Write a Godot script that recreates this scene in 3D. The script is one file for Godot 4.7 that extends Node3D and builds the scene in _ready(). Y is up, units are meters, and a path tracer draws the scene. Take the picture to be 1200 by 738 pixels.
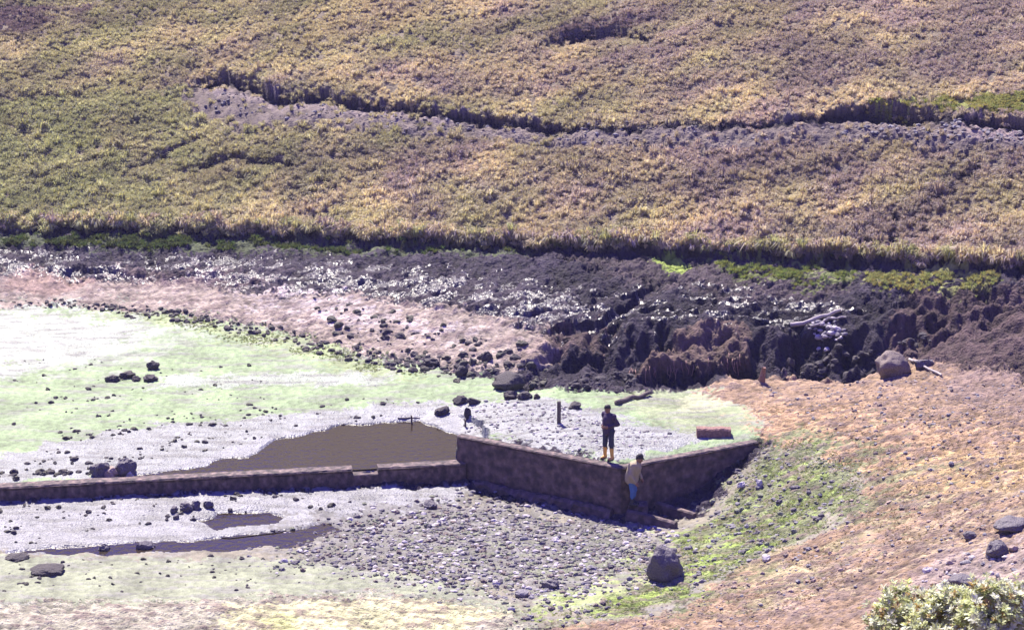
extends Node3D
# A drained reservoir on a grassy hillside: weir and spillway walls, two men, mud banks, tussock slope.
# Units are metres. The viewer stands at (0, EYE, 0) on the near slope and looks along -z; d = -z is the distance across the valley.

const FOCAL := 2800.0          # focal length in pixels of the 1200 px wide photograph
const PITCH := 15.3            # degrees the camera looks down
const EYE := 24.0              # camera height above the weir crest (y = 0)

var rng := RandomNumberGenerator.new()
var names := {}
var DD := PackedFloat32Array()      # rows of the terrain sheet, distance d
var UU := PackedFloat32Array()      # columns, x = u * wide(d)
var NC := 0
var NR := 0
var hh := PackedFloat32Array()      # height
var col := PackedColorArray()       # ground colour, linear
var zone := PackedByteArray()       # 0 lake bed 1 wet mud 2 mud bank 3 slope 4 hillside
var bare := PackedByteArray()       # 1 where no tussock grows
var soil_shade := PackedByteArray()       # 1 on the faces of breaks in the slope, for painted shade on the hill
var crack := PackedByteArray()      # 1 where the relief is cloddy
var n1 := FastNoiseLite.new()
var n2 := FastNoiseLite.new()
var n3 := FastNoiseLite.new()
var n4 := FastNoiseLite.new()
var gridU := PackedFloat32Array()
var gridD := PackedFloat32Array()
const GX0 := -34.0
const GD0 := 46.0
const GS := 0.5
const GNX := 137
const GND := 175
var dam := PackedVector2Array()
var MAT := {}
var SH := {}

func _ready() -> void:
	rng.seed = 7
	# ---- camera
	var cam := Camera3D.new()
	cam.name = "camera"
	cam.fov = rad_to_deg(2.0 * atan(369.0 / FOCAL))
	cam.position = Vector3(0, EYE, 0)
	cam.rotation_degrees = Vector3(-PITCH, 0, 0)
	cam.near = 0.5
	cam.far = 2000.0
	cam.current = true
	add_child(cam)
	# ---- sky
	var env := Environment.new()
	env.background_mode = Environment.BG_SKY
	var sm := ProceduralSkyMaterial.new()
	sm.sky_top_color = Color(0.2, 0.22, 0.86)
	sm.sky_horizon_color = Color(0.66, 0.69, 0.98)
	sm.sky_curve = 0.16
	sm.ground_bottom_color = Color(0.35, 0.32, 0.36)
	sm.ground_horizon_color = Color(0.62, 0.64, 0.74)
	sm.sun_angle_max = 22.0
	var sky := Sky.new()
	sky.sky_material = sm
	env.sky = sky
	env.background_energy_multiplier = 0.62
	env.tonemap_mode = Environment.TONE_MAPPER_LINEAR
	env.tonemap_exposure = 2.75
	env.fog_enabled = true
	env.fog_density = 0.00025
	env.fog_light_color = Color(0.8, 0.8, 0.95)
	env.sdfgi_enabled = true
	env.ssao_enabled = true
	env.ssil_enabled = true
	var we := WorldEnvironment.new()
	we.name = "environment"
	we.environment = env
	add_child(we)
	# ---- sun: beyond the hill, a little to the left
	var sun := DirectionalLight3D.new()
	sun.name = "sun"
	var el := deg_to_rad(51.0)
	var az := deg_to_rad(-20.0)
	var to_sun := Vector3(sin(az) * cos(el), sin(el), -cos(az) * cos(el))
	sun.look_at_from_position(Vector3.ZERO, -to_sun, Vector3.UP)
	sun.light_color = Color(1.0, 0.965, 0.91)
	sun.light_energy = 1.6
	sun.light_angular_distance = 0.6
	sun.shadow_enabled = true
	add_child(sun)
	# ---- setting, then things
	make_materials()
	make_terrain()
	make_water()
	make_walls()
	make_stones()
	make_grass()
	make_small_things()
	make_people()

# ------------------------------------------------------------------ helpers
func numbered(called: String) -> String:
	if not names.has(called):
		names[called] = 0
		return called
	names[called] += 1
	return "%s_%03d" % [called, names[called]]

func tag(o: Node, label: String, category := "", group := "", kind := "") -> void:
	o.set_meta("label", label)
	if category: o.set_meta("category", category)
	if group: o.set_meta("group", group)
	if kind: o.set_meta("kind", kind)

func base(called: String, at: Vector3, turn := 0.0) -> Node3D:
	var o := Node3D.new()
	o.name = numbered(called)
	o.position = at
	o.rotation.y = turn
	add_child(o)
	return o

func part(parent: Node, called: String, mesh: Mesh, m: Material, at := Vector3.ZERO) -> MeshInstance3D:
	var o := MeshInstance3D.new()
	o.name = numbered(called) if parent == self else called
	o.mesh = mesh
	o.material_override = m
	o.position = at
	parent.add_child(o, true)
	return o

func mix3(a: Color, b: Color, t: float) -> Color:
	return a.lerp(b, clampf(t, 0.0, 1.0))

# a pixel of the 1200 x 738 photograph as a direction
func ray(px: float, py: float) -> Vector3:
	var v := Vector3((px - 600.0) / FOCAL, (369.0 - py) / FOCAL, -1.0)
	return v.rotated(Vector3.RIGHT, deg_to_rad(-PITCH)).normalized()

# that direction down to the height h: (x, d)
func at_h(px: float, py: float, h: float) -> Vector2:
	var r := ray(px, py)
	var t := (h - EYE) / r.y
	return Vector2(r.x * t, -r.z * t)

func at3(px: float, py: float, h: float) -> Vector3:
	var p := at_h(px, py, h)
	return Vector3(p.x, h, -p.y)

# that direction down to the ground
func hit(px: float, py: float) -> Vector2:
	var r := ray(px, py)
	var last := 44.0
	var d := 44.0
	while d < 150.0:
		var t := d / -r.z
		if EYE + r.y * t < height(r.x * t, d):
			break
		last = d
		d += 0.25
	for i in 6:
		var m := (last + d) * 0.5
		var t2 := m / -r.z
		if EYE + r.y * t2 < height(r.x * t2, m): d = m
		else: last = m
	var t3 := d / -r.z
	return Vector2(r.x * t3, d)

func hit3(px: float, py: float, sink := 0.0) -> Vector3:
	var p := hit(px, py)
	return Vector3(p.x, height(p.x, p.y) - sink, -p.y)

func poly(pts: Array) -> PackedVector2Array:
	var out := PackedVector2Array()
	for i in range(0, pts.size(), 2):
		out.append(hit(pts[i], pts[i + 1]))
	return out

func wide(d: float) -> float:
	return maxf(d, 50.0) + 8.0

# height of the sheet
func height(x: float, d: float) -> float:
	var u := x / wide(d)
	var r := clampi(DD.bsearch(d) - 1, 0, NR - 2)
	var c := clampi(UU.bsearch(u) - 1, 0, NC - 2)
	var fr := clampf((d - DD[r]) / (DD[r + 1] - DD[r]), 0.0, 1.0)
	var fc := clampf((u - UU[c]) / (UU[c + 1] - UU[c]), 0.0, 1.0)
	var i := r * NC + c
	return lerpf(lerpf(hh[i], hh[i + 1], fc), lerpf(hh[i + NC], hh[i + NC + 1], fc), fr)

func near_vertex(x: float, d: float) -> int:
	var r := clampi(DD.bsearch(d), 0, NR - 1)
	var c := clampi(UU.bsearch(x / wide(d)), 0, NC - 1)
	return r * NC + c

func noise_texture(freq: float, size: int, ramp: Array, seed_: int, normal := false, strength := 4.0, type := FastNoiseLite.TYPE_SIMPLEX_SMOOTH) -> NoiseTexture2D:
	var n := FastNoiseLite.new()
	n.noise_type = type
	n.frequency = freq
	n.fractal_octaves = 5
	n.seed = seed_
	var t := NoiseTexture2D.new()
	t.width = size
	t.height = size
	t.seamless = true
	t.noise = n
	t.as_normal_map = normal
	t.bump_strength = strength
	if ramp.size():
		var g := Gradient.new()
		g.offsets = PackedFloat32Array([0.0, 1.0])
		g.colors = PackedColorArray([ramp[0], ramp[1]])
		if ramp.size() == 3:
			g.offsets = PackedFloat32Array([0.0, 0.5, 1.0])
			g.colors = PackedColorArray([ramp[0], ramp[1], ramp[2]])
		t.color_ramp = g
	return t

func lin(r: float, g: float, b: float) -> Color:
	return Color(r, g, b).linear_to_srgb()

func ground_mat(called: String, rough: float, grain: Texture2D, relief: Texture2D, cm: float, scale: float, spec := 0.5) -> StandardMaterial3D:
	var m := StandardMaterial3D.new()
	m.resource_name = called
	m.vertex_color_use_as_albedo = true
	m.roughness = rough
	m.metallic_specular = spec
	m.albedo_texture = grain
	m.uv1_triplanar = true
	m.uv1_world_triplanar = true
	m.uv1_scale = Vector3.ONE * scale
	m.heightmap_enabled = true
	m.heightmap_texture = relief
	m.heightmap_scale = cm
	return m

func plain_mat(called: String, c: Color, rough := 0.9, spec := 0.5) -> StandardMaterial3D:
	var m := StandardMaterial3D.new()
	m.resource_name = called
	m.albedo_color = c
	m.roughness = rough
	m.metallic_specular = spec
	return m

func textured_mat(called: String, a: Color, b: Color, c: Color, freq: float, scale: float, rough := 0.9, cm := 1.0, seed_ := 1) -> StandardMaterial3D:
	var m := plain_mat(called, Color.WHITE, rough)
	m.albedo_texture = noise_texture(freq, 512, [a, b, c], seed_)
	m.uv1_triplanar = true
	m.uv1_world_triplanar = true
	m.uv1_scale = Vector3.ONE * scale
	m.heightmap_enabled = true
	m.heightmap_texture = MAT.relief
	m.heightmap_scale = cm
	return m

func make_materials() -> void:
	MAT.relief = noise_texture(0.02, 512, [Color.BLACK, Color.WHITE], 11)
	MAT.grain = noise_texture(0.05, 512, [lin(0.45, 0.45, 0.45), lin(0.8, 0.8, 0.8), lin(1, 1, 1)], 5)
	MAT.lake = ground_mat("algae_silt", 0.7, MAT.grain, MAT.relief, 2.0, 0.8, 0.4)
	MAT.wet = ground_mat("wet_silt", 0.48, MAT.grain, MAT.relief, 4.0, 0.9, 0.45)
	MAT.mud = ground_mat("peat_mud", 0.65, MAT.grain, MAT.relief, 6.0, 0.8, 0.17)
	MAT.shine = ground_mat("wet_peat_mud", 0.29, MAT.grain, MAT.relief, 7.0, 0.8, 0.45)
	MAT.peat = ground_mat("peat", 0.85, MAT.grain, MAT.relief, 8.0, 0.8, 0.3)
	MAT.slope = ground_mat("dry_earth", 0.95, MAT.grain, MAT.relief, 6.0, 0.8, 0.3)
	MAT.hill = ground_mat("hill_litter", 0.95, MAT.grain, MAT.relief, 6.0, 0.8, 0.3)
	MAT.concrete = textured_mat("stained_concrete", lin(0.015, 0.011, 0.013), lin(0.085, 0.058, 0.056), lin(0.27, 0.19, 0.16), 0.018, 0.5, 0.85, 5.0, 21)
	MAT.concrete.uv1_scale = Vector3(0.35, 0.28, 0.35)
	MAT.coping = MAT.concrete
	MAT.water = plain_mat("muddy_water", lin(0.03, 0.022, 0.014), 0.04)
	MAT.water.heightmap_enabled = true
	MAT.water.heightmap_texture = noise_texture(0.02, 256, [Color.BLACK, Color.WHITE], 31)
	MAT.water.heightmap_scale = 0.5
	MAT.water.uv1_triplanar = true
	MAT.water.uv1_world_triplanar = true
	MAT.water.uv1_scale = Vector3(0.6, 0.6, 0.6)

# ------------------------------------------------------------------ terrain
# (photo x, photo y, height): where the ground lies. Shared, above the dam, below the dam.
const BOTH := [
	-250, 700, -0.1, 0, 700, -0.3, 250, 700, -0.38, 480, 700, -0.38, 650, 690, -0.42, 780, 690, -0.15, -250, 775, 0.3, 0, 775, 0.15, 250, 775, 0.05, 500, 775, 0.0, 700, 775, 0.15,
	860, 575, 0.1, 892, 518, 0.86, 900, 610, 0.2, 950, 560, 0.9, 905, 490, 0.98, 1000, 500, 1.6, 1000, 600, 1.0, 1000, 700, 0.9, 1100, 600, 1.75, 1200, 600, 2.4, 1200, 500, 2.6,
	1100, 500, 2.1, 1200, 700, 2.2, 1100, 740, 1.6, 900, 740, 0.4, 1000, 790, 1.3, 1250, 790, 2.9, 1250, 440, 2.7, 1050, 440, 1.6, 950, 462, 1.05, 1450, 600, 4.0, 1450, 450, 4.2, 1450, 740, 4.0,
	1200, 400, 2.75, 1200, 350, 3.45, 1200, 318, 3.9, 1450, 350, 4.6,
	1200, 230, 5.6, 1200, 150, 7.3, 1200, 70, 8.9, 1200, 0, 10.4, 1500, 230, 6.5, 1500, 80, 9.5, 1500, -40, 12.2,
	800, 448, 0.55, 800, 380, 1.75, 800, 345, 2.2, 800, 308, 2.65, 800, 230, 4.3, 800, 150, 6.1, 800, 70, 7.9, 800, 0, 9.5, 1000, 425, 1.1, 1000, 380, 2.05, 1000, 310, 3.15, 900, 440, 0.75,
	400, 410, 0.3, 400, 370, 0.75, 400, 330, 1.25, 400, 283, 2.0, 400, 210, 3.6, 400, 140, 5.2, 400, 70, 6.9, 400, 0, 8.7, 600, 445, 0.4, 600, 400, 0.95, 600, 350, 1.65, 600, 293, 2.35,
	150, 345, 0.5, 150, 310, 1.0, 150, 275, 1.75, -50, 350, 0.35, -50, 310, 0.95, -50, 268, 1.7, 0, 200, 3.1, 0, 130, 4.7, 0, 60, 6.4, 0, 0, 7.9, 200, 100, 5.6, 200, 200, 3.3, 200, 0, 8.2,
	-300, 350, 0.6, -300, 260, 2.0, -300, 130, 5.0, -300, 0, 8.4, 600, -60, 10.6, 0, -60, 9.4, 1200, -60, 11.8,
]
const ABOVE := [
	-250, 565, 0.0, 0, 562, -0.03, 100, 555, -0.05, 160, 545, -0.04, 0, 520, 0.02, 150, 515, 0.0, 260, 520, -0.04, 330, 508, -0.04, 400, 490, -0.03, 480, 486, 0.02, 0, 450, 0.06, 200, 450, 0.06,
	350, 450, 0.08, 0, 400, 0.15, 200, 400, 0.16, 330, 395, 0.22, -250, 450, 0.08, -250, 400, 0.2, 450, 430, 0.2, 470, 465, 0.12, 540, 470, 0.22, 600, 475, 0.5, 580, 504, 0.5, 620, 512, 0.7, 650, 495, 0.68,
	680, 530, 0.72, 728, 538, 0.74, 720, 490, 0.7, 780, 500, 0.74, 830, 503, 0.82, 800, 525, 0.76, 860, 515, 0.84, 720, 470, 0.62, 520, 492, 0.06,
]
const BELOW := [
	-250, 592, -0.42, 0, 592, -0.4, 150, 588, -0.4, 300, 580, -0.44, 420, 576, -0.48, 500, 572, -0.52, 560, 585, -0.58, 640, 604, -0.63, 728, 615, -0.66, -250, 640, -0.5, 0, 640, -0.55, 150, 637, -0.6,
	300, 628, -0.62, 420, 612, -0.58, 450, 640, -0.52, 600, 645, -0.5, 720, 650, -0.46, 780, 625, -0.5, 820, 602, -0.5, 800, 655, -0.3, 830, 560, -0.1,
]

func solve(pts: Array) -> Array:
	var n := pts.size() / 3
	var P := PackedVector2Array()
	var A: Array[PackedFloat64Array] = []
	var mean := 0.0
	for i in n:
		P.append(at_h(pts[i * 3], pts[i * 3 + 1], pts[i * 3 + 2]))
		mean += pts[i * 3 + 2] / n
	for i in n:
		var row := PackedFloat64Array()
		row.resize(n + 1)
		for j in n:
			row[j] = sqrt(P[i].distance_squared_to(P[j]) + 0.5)
		row[i] -= 0.05
		row[n] = pts[i * 3 + 2] - mean
		A.append(row)
	for i in n:
		var best := i
		for j in range(i + 1, n):
			if absf(A[j][i]) > absf(A[best][i]): best = j
		var t := A[i]
		A[i] = A[best]
		A[best] = t
		var ri := A[i]
		for j in range(i + 1, n):
			var rj := A[j]
			var f := rj[i] / ri[i]
			if f != 0.0:
				for k in range(i, n + 1):
					rj[k] -= f * ri[k]
				A[j] = rj
	var w := PackedFloat64Array()
	w.resize(n)
	for i in range(n - 1, -1, -1):
		var s := A[i][n]
		for k in range(i + 1, n):
			s -= A[i][k] * w[k]
		w[i] = s / A[i][i]
	return [P, w, mean]

func fill_grid(s: Array) -> PackedFloat32Array:
	var P: PackedVector2Array = s[0]
	var w: PackedFloat64Array = s[1]
	var mean: float = s[2]
	var out := PackedFloat32Array()
	out.resize(GNX * GND)
	var n := P.size()
	for j in GND:
		for i in GNX:
			var q := Vector2(GX0 + i * GS, GD0 + j * GS)
			var h := mean
			for k in n:
				h += w[k] * sqrt(q.distance_squared_to(P[k]) + 0.5)
			out[j * GNX + i] = h
	return out

func from_grid(g: PackedFloat32Array, x: float, d: float) -> float:
	var fx := clampf((x - GX0) / GS, 0.0, GNX - 1.001)
	var fd := clampf((d - GD0) / GS, 0.0, GND - 1.001)
	var i := int(fx)
	var j := int(fd)
	fx -= i
	fd -= j
	var k := j * GNX + i
	return lerpf(lerpf(g[k], g[k + 1], fx), lerpf(g[k + GNX], g[k + GNX + 1], fx), fd)

func axis(stops: Array) -> PackedFloat32Array:   # [start, end, step, end, step, ...]
	var out := PackedFloat32Array()
	var v: float = stops[0]
	for i in range(1, stops.size(), 2):
		var e: float = stops[i]
		var n := maxi(1, roundi((e - v) / stops[i + 1]))
		for k in n:
			out.append(v + (e - v) * k / n)
		v = e
	out.append(v)
	return out

# runs f(vertex, x, d) over the vertices within a box of the plan
func each_in(x0: float, x1: float, d0: float, d1: float, f: Callable) -> void:
	for r in range(DD.bsearch(d0), mini(NR, DD.bsearch(d1))):
		var d := DD[r]
		var w := wide(d)
		for c in range(UU.bsearch(x0 / w), mini(NC, UU.bsearch(x1 / w))):
			f.call(r * NC + c, UU[c] * w, d)

# a break in the slope along a line (photo points and drop at each): the ground falls away on the valley side and comes back over `reach` metres
func scarp(pts: Array, reach: float, ragged := 0.12, face := 0.12) -> void:
	var L := PackedVector2Array()
	var S := PackedFloat32Array()
	for i in range(0, pts.size(), 3):
		L.append(hit(pts[i], pts[i + 1]))
		S.append(pts[i + 2])
	var lo := L[0]
	var hi := L[0]
	for p in L:
		lo = lo.min(p)
		hi = hi.max(p)
	for r in range(DD.bsearch(lo.y - reach - 0.3), mini(NR, DD.bsearch(hi.y + 0.4))):
		var d := DD[r]
		var w := wide(d)
		for c in range(UU.bsearch((lo.x - 0.5) / w), mini(NC, UU.bsearch((hi.x + 0.5) / w))):
			var x := UU[c] * w
			var q := Vector2(x, d + n2.get_noise_2d(x * 2.2, d * 1.2) * ragged + n1.get_noise_2d(x * 8.0, d * 5.0) * minf(ragged * 0.5, 0.07))
			# the line is a graph over x: find its d and drop here
			for k in L.size() - 1:
				var a := L[k]
				var b := L[k + 1]
				if (q.x - a.x) * (q.x - b.x) <= 0.0 and a.x != b.x:
					var t := (q.x - a.x) / (b.x - a.x)
					var s := lerpf(a.y, b.y, t) - q.y
					if s > 0.0 and s < reach:
						var e := 1.0 - s / reach
						if s < face + 0.25: soil_shade[r * NC + c] = 1
						hh[r * NC + c] -= lerpf(S[k], S[k + 1], t) * e * e * (3.0 - 2.0 * e) * minf(1.0, (0.45 if face < 0.6 else 0.06) + s / face * (0.75 + 0.9 * n1.get_noise_2d(x * 3.0, d * 3.0)))
					break

# lays a colour (and optionally a zone) inside an outline of photo points, with a ragged edge
func paint(pts: Array, c: Color, ragged := 0.4, share := 1.0, new_zone := -1, is_bare := -1, cloddy := -1, patchy := -9.0) -> void:
	var P := poly(pts)
	var lo := P[0]
	var hi := P[0]
	for p in P:
		lo = lo.min(p)
		hi = hi.max(p)
	var e := ragged * 1.5
	for r in range(DD.bsearch(lo.y - e), mini(NR, DD.bsearch(hi.y + e))):
		var d := DD[r]
		var w := wide(d)
		for k in range(UU.bsearch((lo.x - e) / w), mini(NC, UU.bsearch((hi.x + e) / w))):
			var x := UU[k] * w
			if patchy > -1.0 and n1.get_noise_2d(x * 1.3 + d * 2.0, d * 5.0 + 33.0) < patchy: continue
			var a := n2.get_noise_2d(x * 2.0, d * 2.0)
			var b := n1.get_noise_2d(x * 12.0 + 50.0, d * 12.0)
			if Geometry2D.is_point_in_polygon(Vector2(x + ragged * (a + b), d + ragged * (n2.get_noise_2d(d * 2.0, x * 2.0 + 90.0) + b)), P):
				var i := r * NC + k
				col[i] = col[i].lerp(c, share)
				if new_zone >= 0: zone[i] = new_zone
				if is_bare >= 0: bare[i] = is_bare
				if cloddy >= 0: crack[i] = cloddy

func make_terrain() -> void:
	n1.seed = 3
	n1.frequency = 0.35
	n1.fractal_octaves = 3
	n2.seed = 8
	n2.frequency = 0.35
	n2.fractal_octaves = 2
	n3.seed = 15
	n3.noise_type = FastNoiseLite.TYPE_CELLULAR
	n3.frequency = 1.0
	n3.fractal_type = FastNoiseLite.FRACTAL_NONE
	n3.cellular_return_type = FastNoiseLite.RETURN_DISTANCE
	n4.seed = 23
	n4.frequency = 0.06
	n4.fractal_octaves = 3
	DD = axis([-80.0, 20.0, 10.0, 46.0, 1.0, 50.5, 0.3, 88.0, 0.075, 101.0, 0.1, 121.0, 0.25, 140.0, 2.0, 420.0, 20.0])
	UU = axis([-4.0, -0.9, 0.3, -0.33, 0.03, -0.222, 0.003, 0.222, 0.00064, 0.33, 0.003, 0.9, 0.03, 4.0, 0.3])
	NR = DD.size()
	NC = UU.size()
	hh.resize(NR * NC)
	col.resize(NR * NC)
	zone.resize(NR * NC)
	bare.resize(NR * NC)
	crack.resize(NR * NC)
	soil_shade.resize(NR * NC)
	gridU = fill_grid(solve(BOTH + ABOVE))
	gridD = fill_grid(solve(BOTH + BELOW))
	# centre line of the dam: weir, then the two wings
	var wl := weir_line()
	var vl := wing_line()
	dam = PackedVector2Array([wl[0] + Vector2(-60, 0.2), wl[0], wl[1] + Vector2(-0.2, 0.2), vl[0] + Vector2(0, 0.12), vl[1] + Vector2(0, 0.15), vl[2] + Vector2(0, 0.1), vl[2] + Vector2(100, 20)])
	for r in NR:
		var d := DD[r]
		var w := wide(d)
		for c in NC:
			var x := UU[c] * w
			var g := gridU
			for k in dam.size() - 1:
				if x >= dam[k].x and x < dam[k + 1].x:
					if d < lerpf(dam[k].y, dam[k + 1].y, (x - dam[k].x) / (dam[k + 1].x - dam[k].x)): g = gridD
					break
			var h := from_grid(g, x, clampf(d, 47.5, 126.0))
			if d > 126.0: h += 0.5 * (minf(d, 230.0) - 126.0) + n4.get_noise_2d(x, d) * minf(4.0, (d - 126.0) * 0.1)
			if d < 50.0: h = maxf(h + n1.get_noise_2d(x, d) * 0.05, lerpf(22.2, 0.6, clampf(d / 50.0, 0.0, 1.0)) + 0.9 * exp(-pow((x - 5.3) / 2.5, 2.0) - pow((d - 24.0) / 5.0, 2.0)))
			if x < vl[0].x - 0.1 and d > dam_at(x) and d < dam_at(x) + 0.5: h = minf(h, -0.13)
			if absf(x) > 34.0: h += (absf(x) - 34.0) * 0.05
			hh[r * NC + c] = h
	# breaks in the slope
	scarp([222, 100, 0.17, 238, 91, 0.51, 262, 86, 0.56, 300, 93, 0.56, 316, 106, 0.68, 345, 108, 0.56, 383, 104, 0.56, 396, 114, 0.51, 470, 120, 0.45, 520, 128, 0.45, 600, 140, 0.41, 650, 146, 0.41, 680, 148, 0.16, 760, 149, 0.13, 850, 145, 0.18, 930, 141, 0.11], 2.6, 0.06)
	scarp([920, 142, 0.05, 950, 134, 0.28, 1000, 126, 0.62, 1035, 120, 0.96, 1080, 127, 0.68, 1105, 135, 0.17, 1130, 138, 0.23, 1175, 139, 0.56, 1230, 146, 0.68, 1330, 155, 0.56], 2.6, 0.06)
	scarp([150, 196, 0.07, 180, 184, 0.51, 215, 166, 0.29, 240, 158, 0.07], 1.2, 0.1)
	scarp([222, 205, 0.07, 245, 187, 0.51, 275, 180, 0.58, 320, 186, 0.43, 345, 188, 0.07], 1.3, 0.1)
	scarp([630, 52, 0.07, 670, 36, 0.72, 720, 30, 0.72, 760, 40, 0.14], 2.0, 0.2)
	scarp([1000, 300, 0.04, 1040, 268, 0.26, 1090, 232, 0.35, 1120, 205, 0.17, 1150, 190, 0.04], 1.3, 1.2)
	# the lip of the turf above the mud bank
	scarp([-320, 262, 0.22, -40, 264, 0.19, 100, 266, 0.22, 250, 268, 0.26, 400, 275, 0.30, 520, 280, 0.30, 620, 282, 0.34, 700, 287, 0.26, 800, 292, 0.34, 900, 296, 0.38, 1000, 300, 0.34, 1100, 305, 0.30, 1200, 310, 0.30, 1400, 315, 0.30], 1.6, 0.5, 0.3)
	# the cut face of the peat along the gully
	scarp([600, 436, 0.1, 640, 408, 0.55, 655, 394, 0.85, 720, 384, 1.0, 800, 380, 1.1, 860, 384, 1.05, 930, 391, 1.0, 985, 396, 1.0, 1030, 385, 0.95, 1075, 356, 0.9, 1130, 345, 0.8, 1200, 330, 0.7, 1330, 318, 0.6], 3.6, 1.1, 1.2)
	scarp([690, 415, 0.1, 740, 402, 0.35, 800, 398, 0.3, 860, 406, 0.35, 940, 412, 0.3, 1000, 408, 0.25, 1050, 385, 0.1], 1.5, 0.7, 0.5)
	# gully that climbs the bank, smaller breaks in the mud
	scarp([560, 372, 0.05, 640, 382, 0.22, 700, 374, 0.4, 735, 352, 0.4, 765, 332, 0.25, 800, 318, 0.05], 1.2, 0.4, 0.3)
	scarp([430, 345, 0.05, 480, 352, 0.15, 560, 360, 0.18, 640, 366, 0.15, 700, 362, 0.05], 0.8, 0.4, 0.3)
	scarp([40, 318, 0.05, 90, 313, 0.2, 200, 318, 0.2, 300, 326, 0.15, 400, 336, 0.05], 1.0, 0.4, 0.3)
	# the slumped block of peat in front of the cut face
	var B := PackedVector2Array([at_h(727, 466, 0.62), at_h(738, 452, 0.6), at_h(790, 444, 0.6), at_h(850, 436, 0.7), at_h(884, 430, 0.7), at_h(884, 410, 0.7), at_h(800, 412, 0.7), at_h(748, 434, 0.6)])
	for r in range(DD.bsearch(72.0), DD.bsearch(84.0)):
		var d := DD[r]
		for c in range(UU.bsearch(0.03), UU.bsearch(0.12)):
			var x := UU[c] * wide(d)
			var q := Vector2(x + n1.get_noise_2d(x * 4.0, d * 4.0) * 0.25, d + n1.get_noise_2d(d * 4.0, x * 4.0) * 0.3)
			if Geometry2D.is_point_in_polygon(q, B):
				var near := 9.0
				for k in B.size():
					near = minf(near, Geometry2D.get_closest_point_to_segment(q, B[k], B[(k + 1) % B.size()]).distance_to(q))
				if near > 0.15: soil_shade[r * NC + c] = 3
				hh[r * NC + c] = maxf(hh[r * NC + c], 0.55 + minf(0.75, near * 2.6) * (0.85 + 0.6 * n1.get_noise_2d(x * 2.0, d * 2.0)) - 0.3 * maxf(0.0, 4.4 - x))
	colour_terrain()
	relief_terrain()
	basin(POOL, -0.1, 0.25, true)
	basin(PUDDLE, -0.6, 0.06)
	basin(STREAM, -0.62, 0.06)
	mesh_terrain()

const C_HILL := Color(0.2, 0.165, 0.115)
const C_MUD := Color(0.042, 0.033, 0.05)
const C_PEACH := Color(0.42, 0.345, 0.275)
const C_ALGAE := Color(0.22, 0.305, 0.14)
const C_SILT := Color(0.25, 0.25, 0.26)
const C_TAN := Color(0.34, 0.235, 0.15)
const C_MOSS := Color(0.2, 0.225, 0.11)

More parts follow.
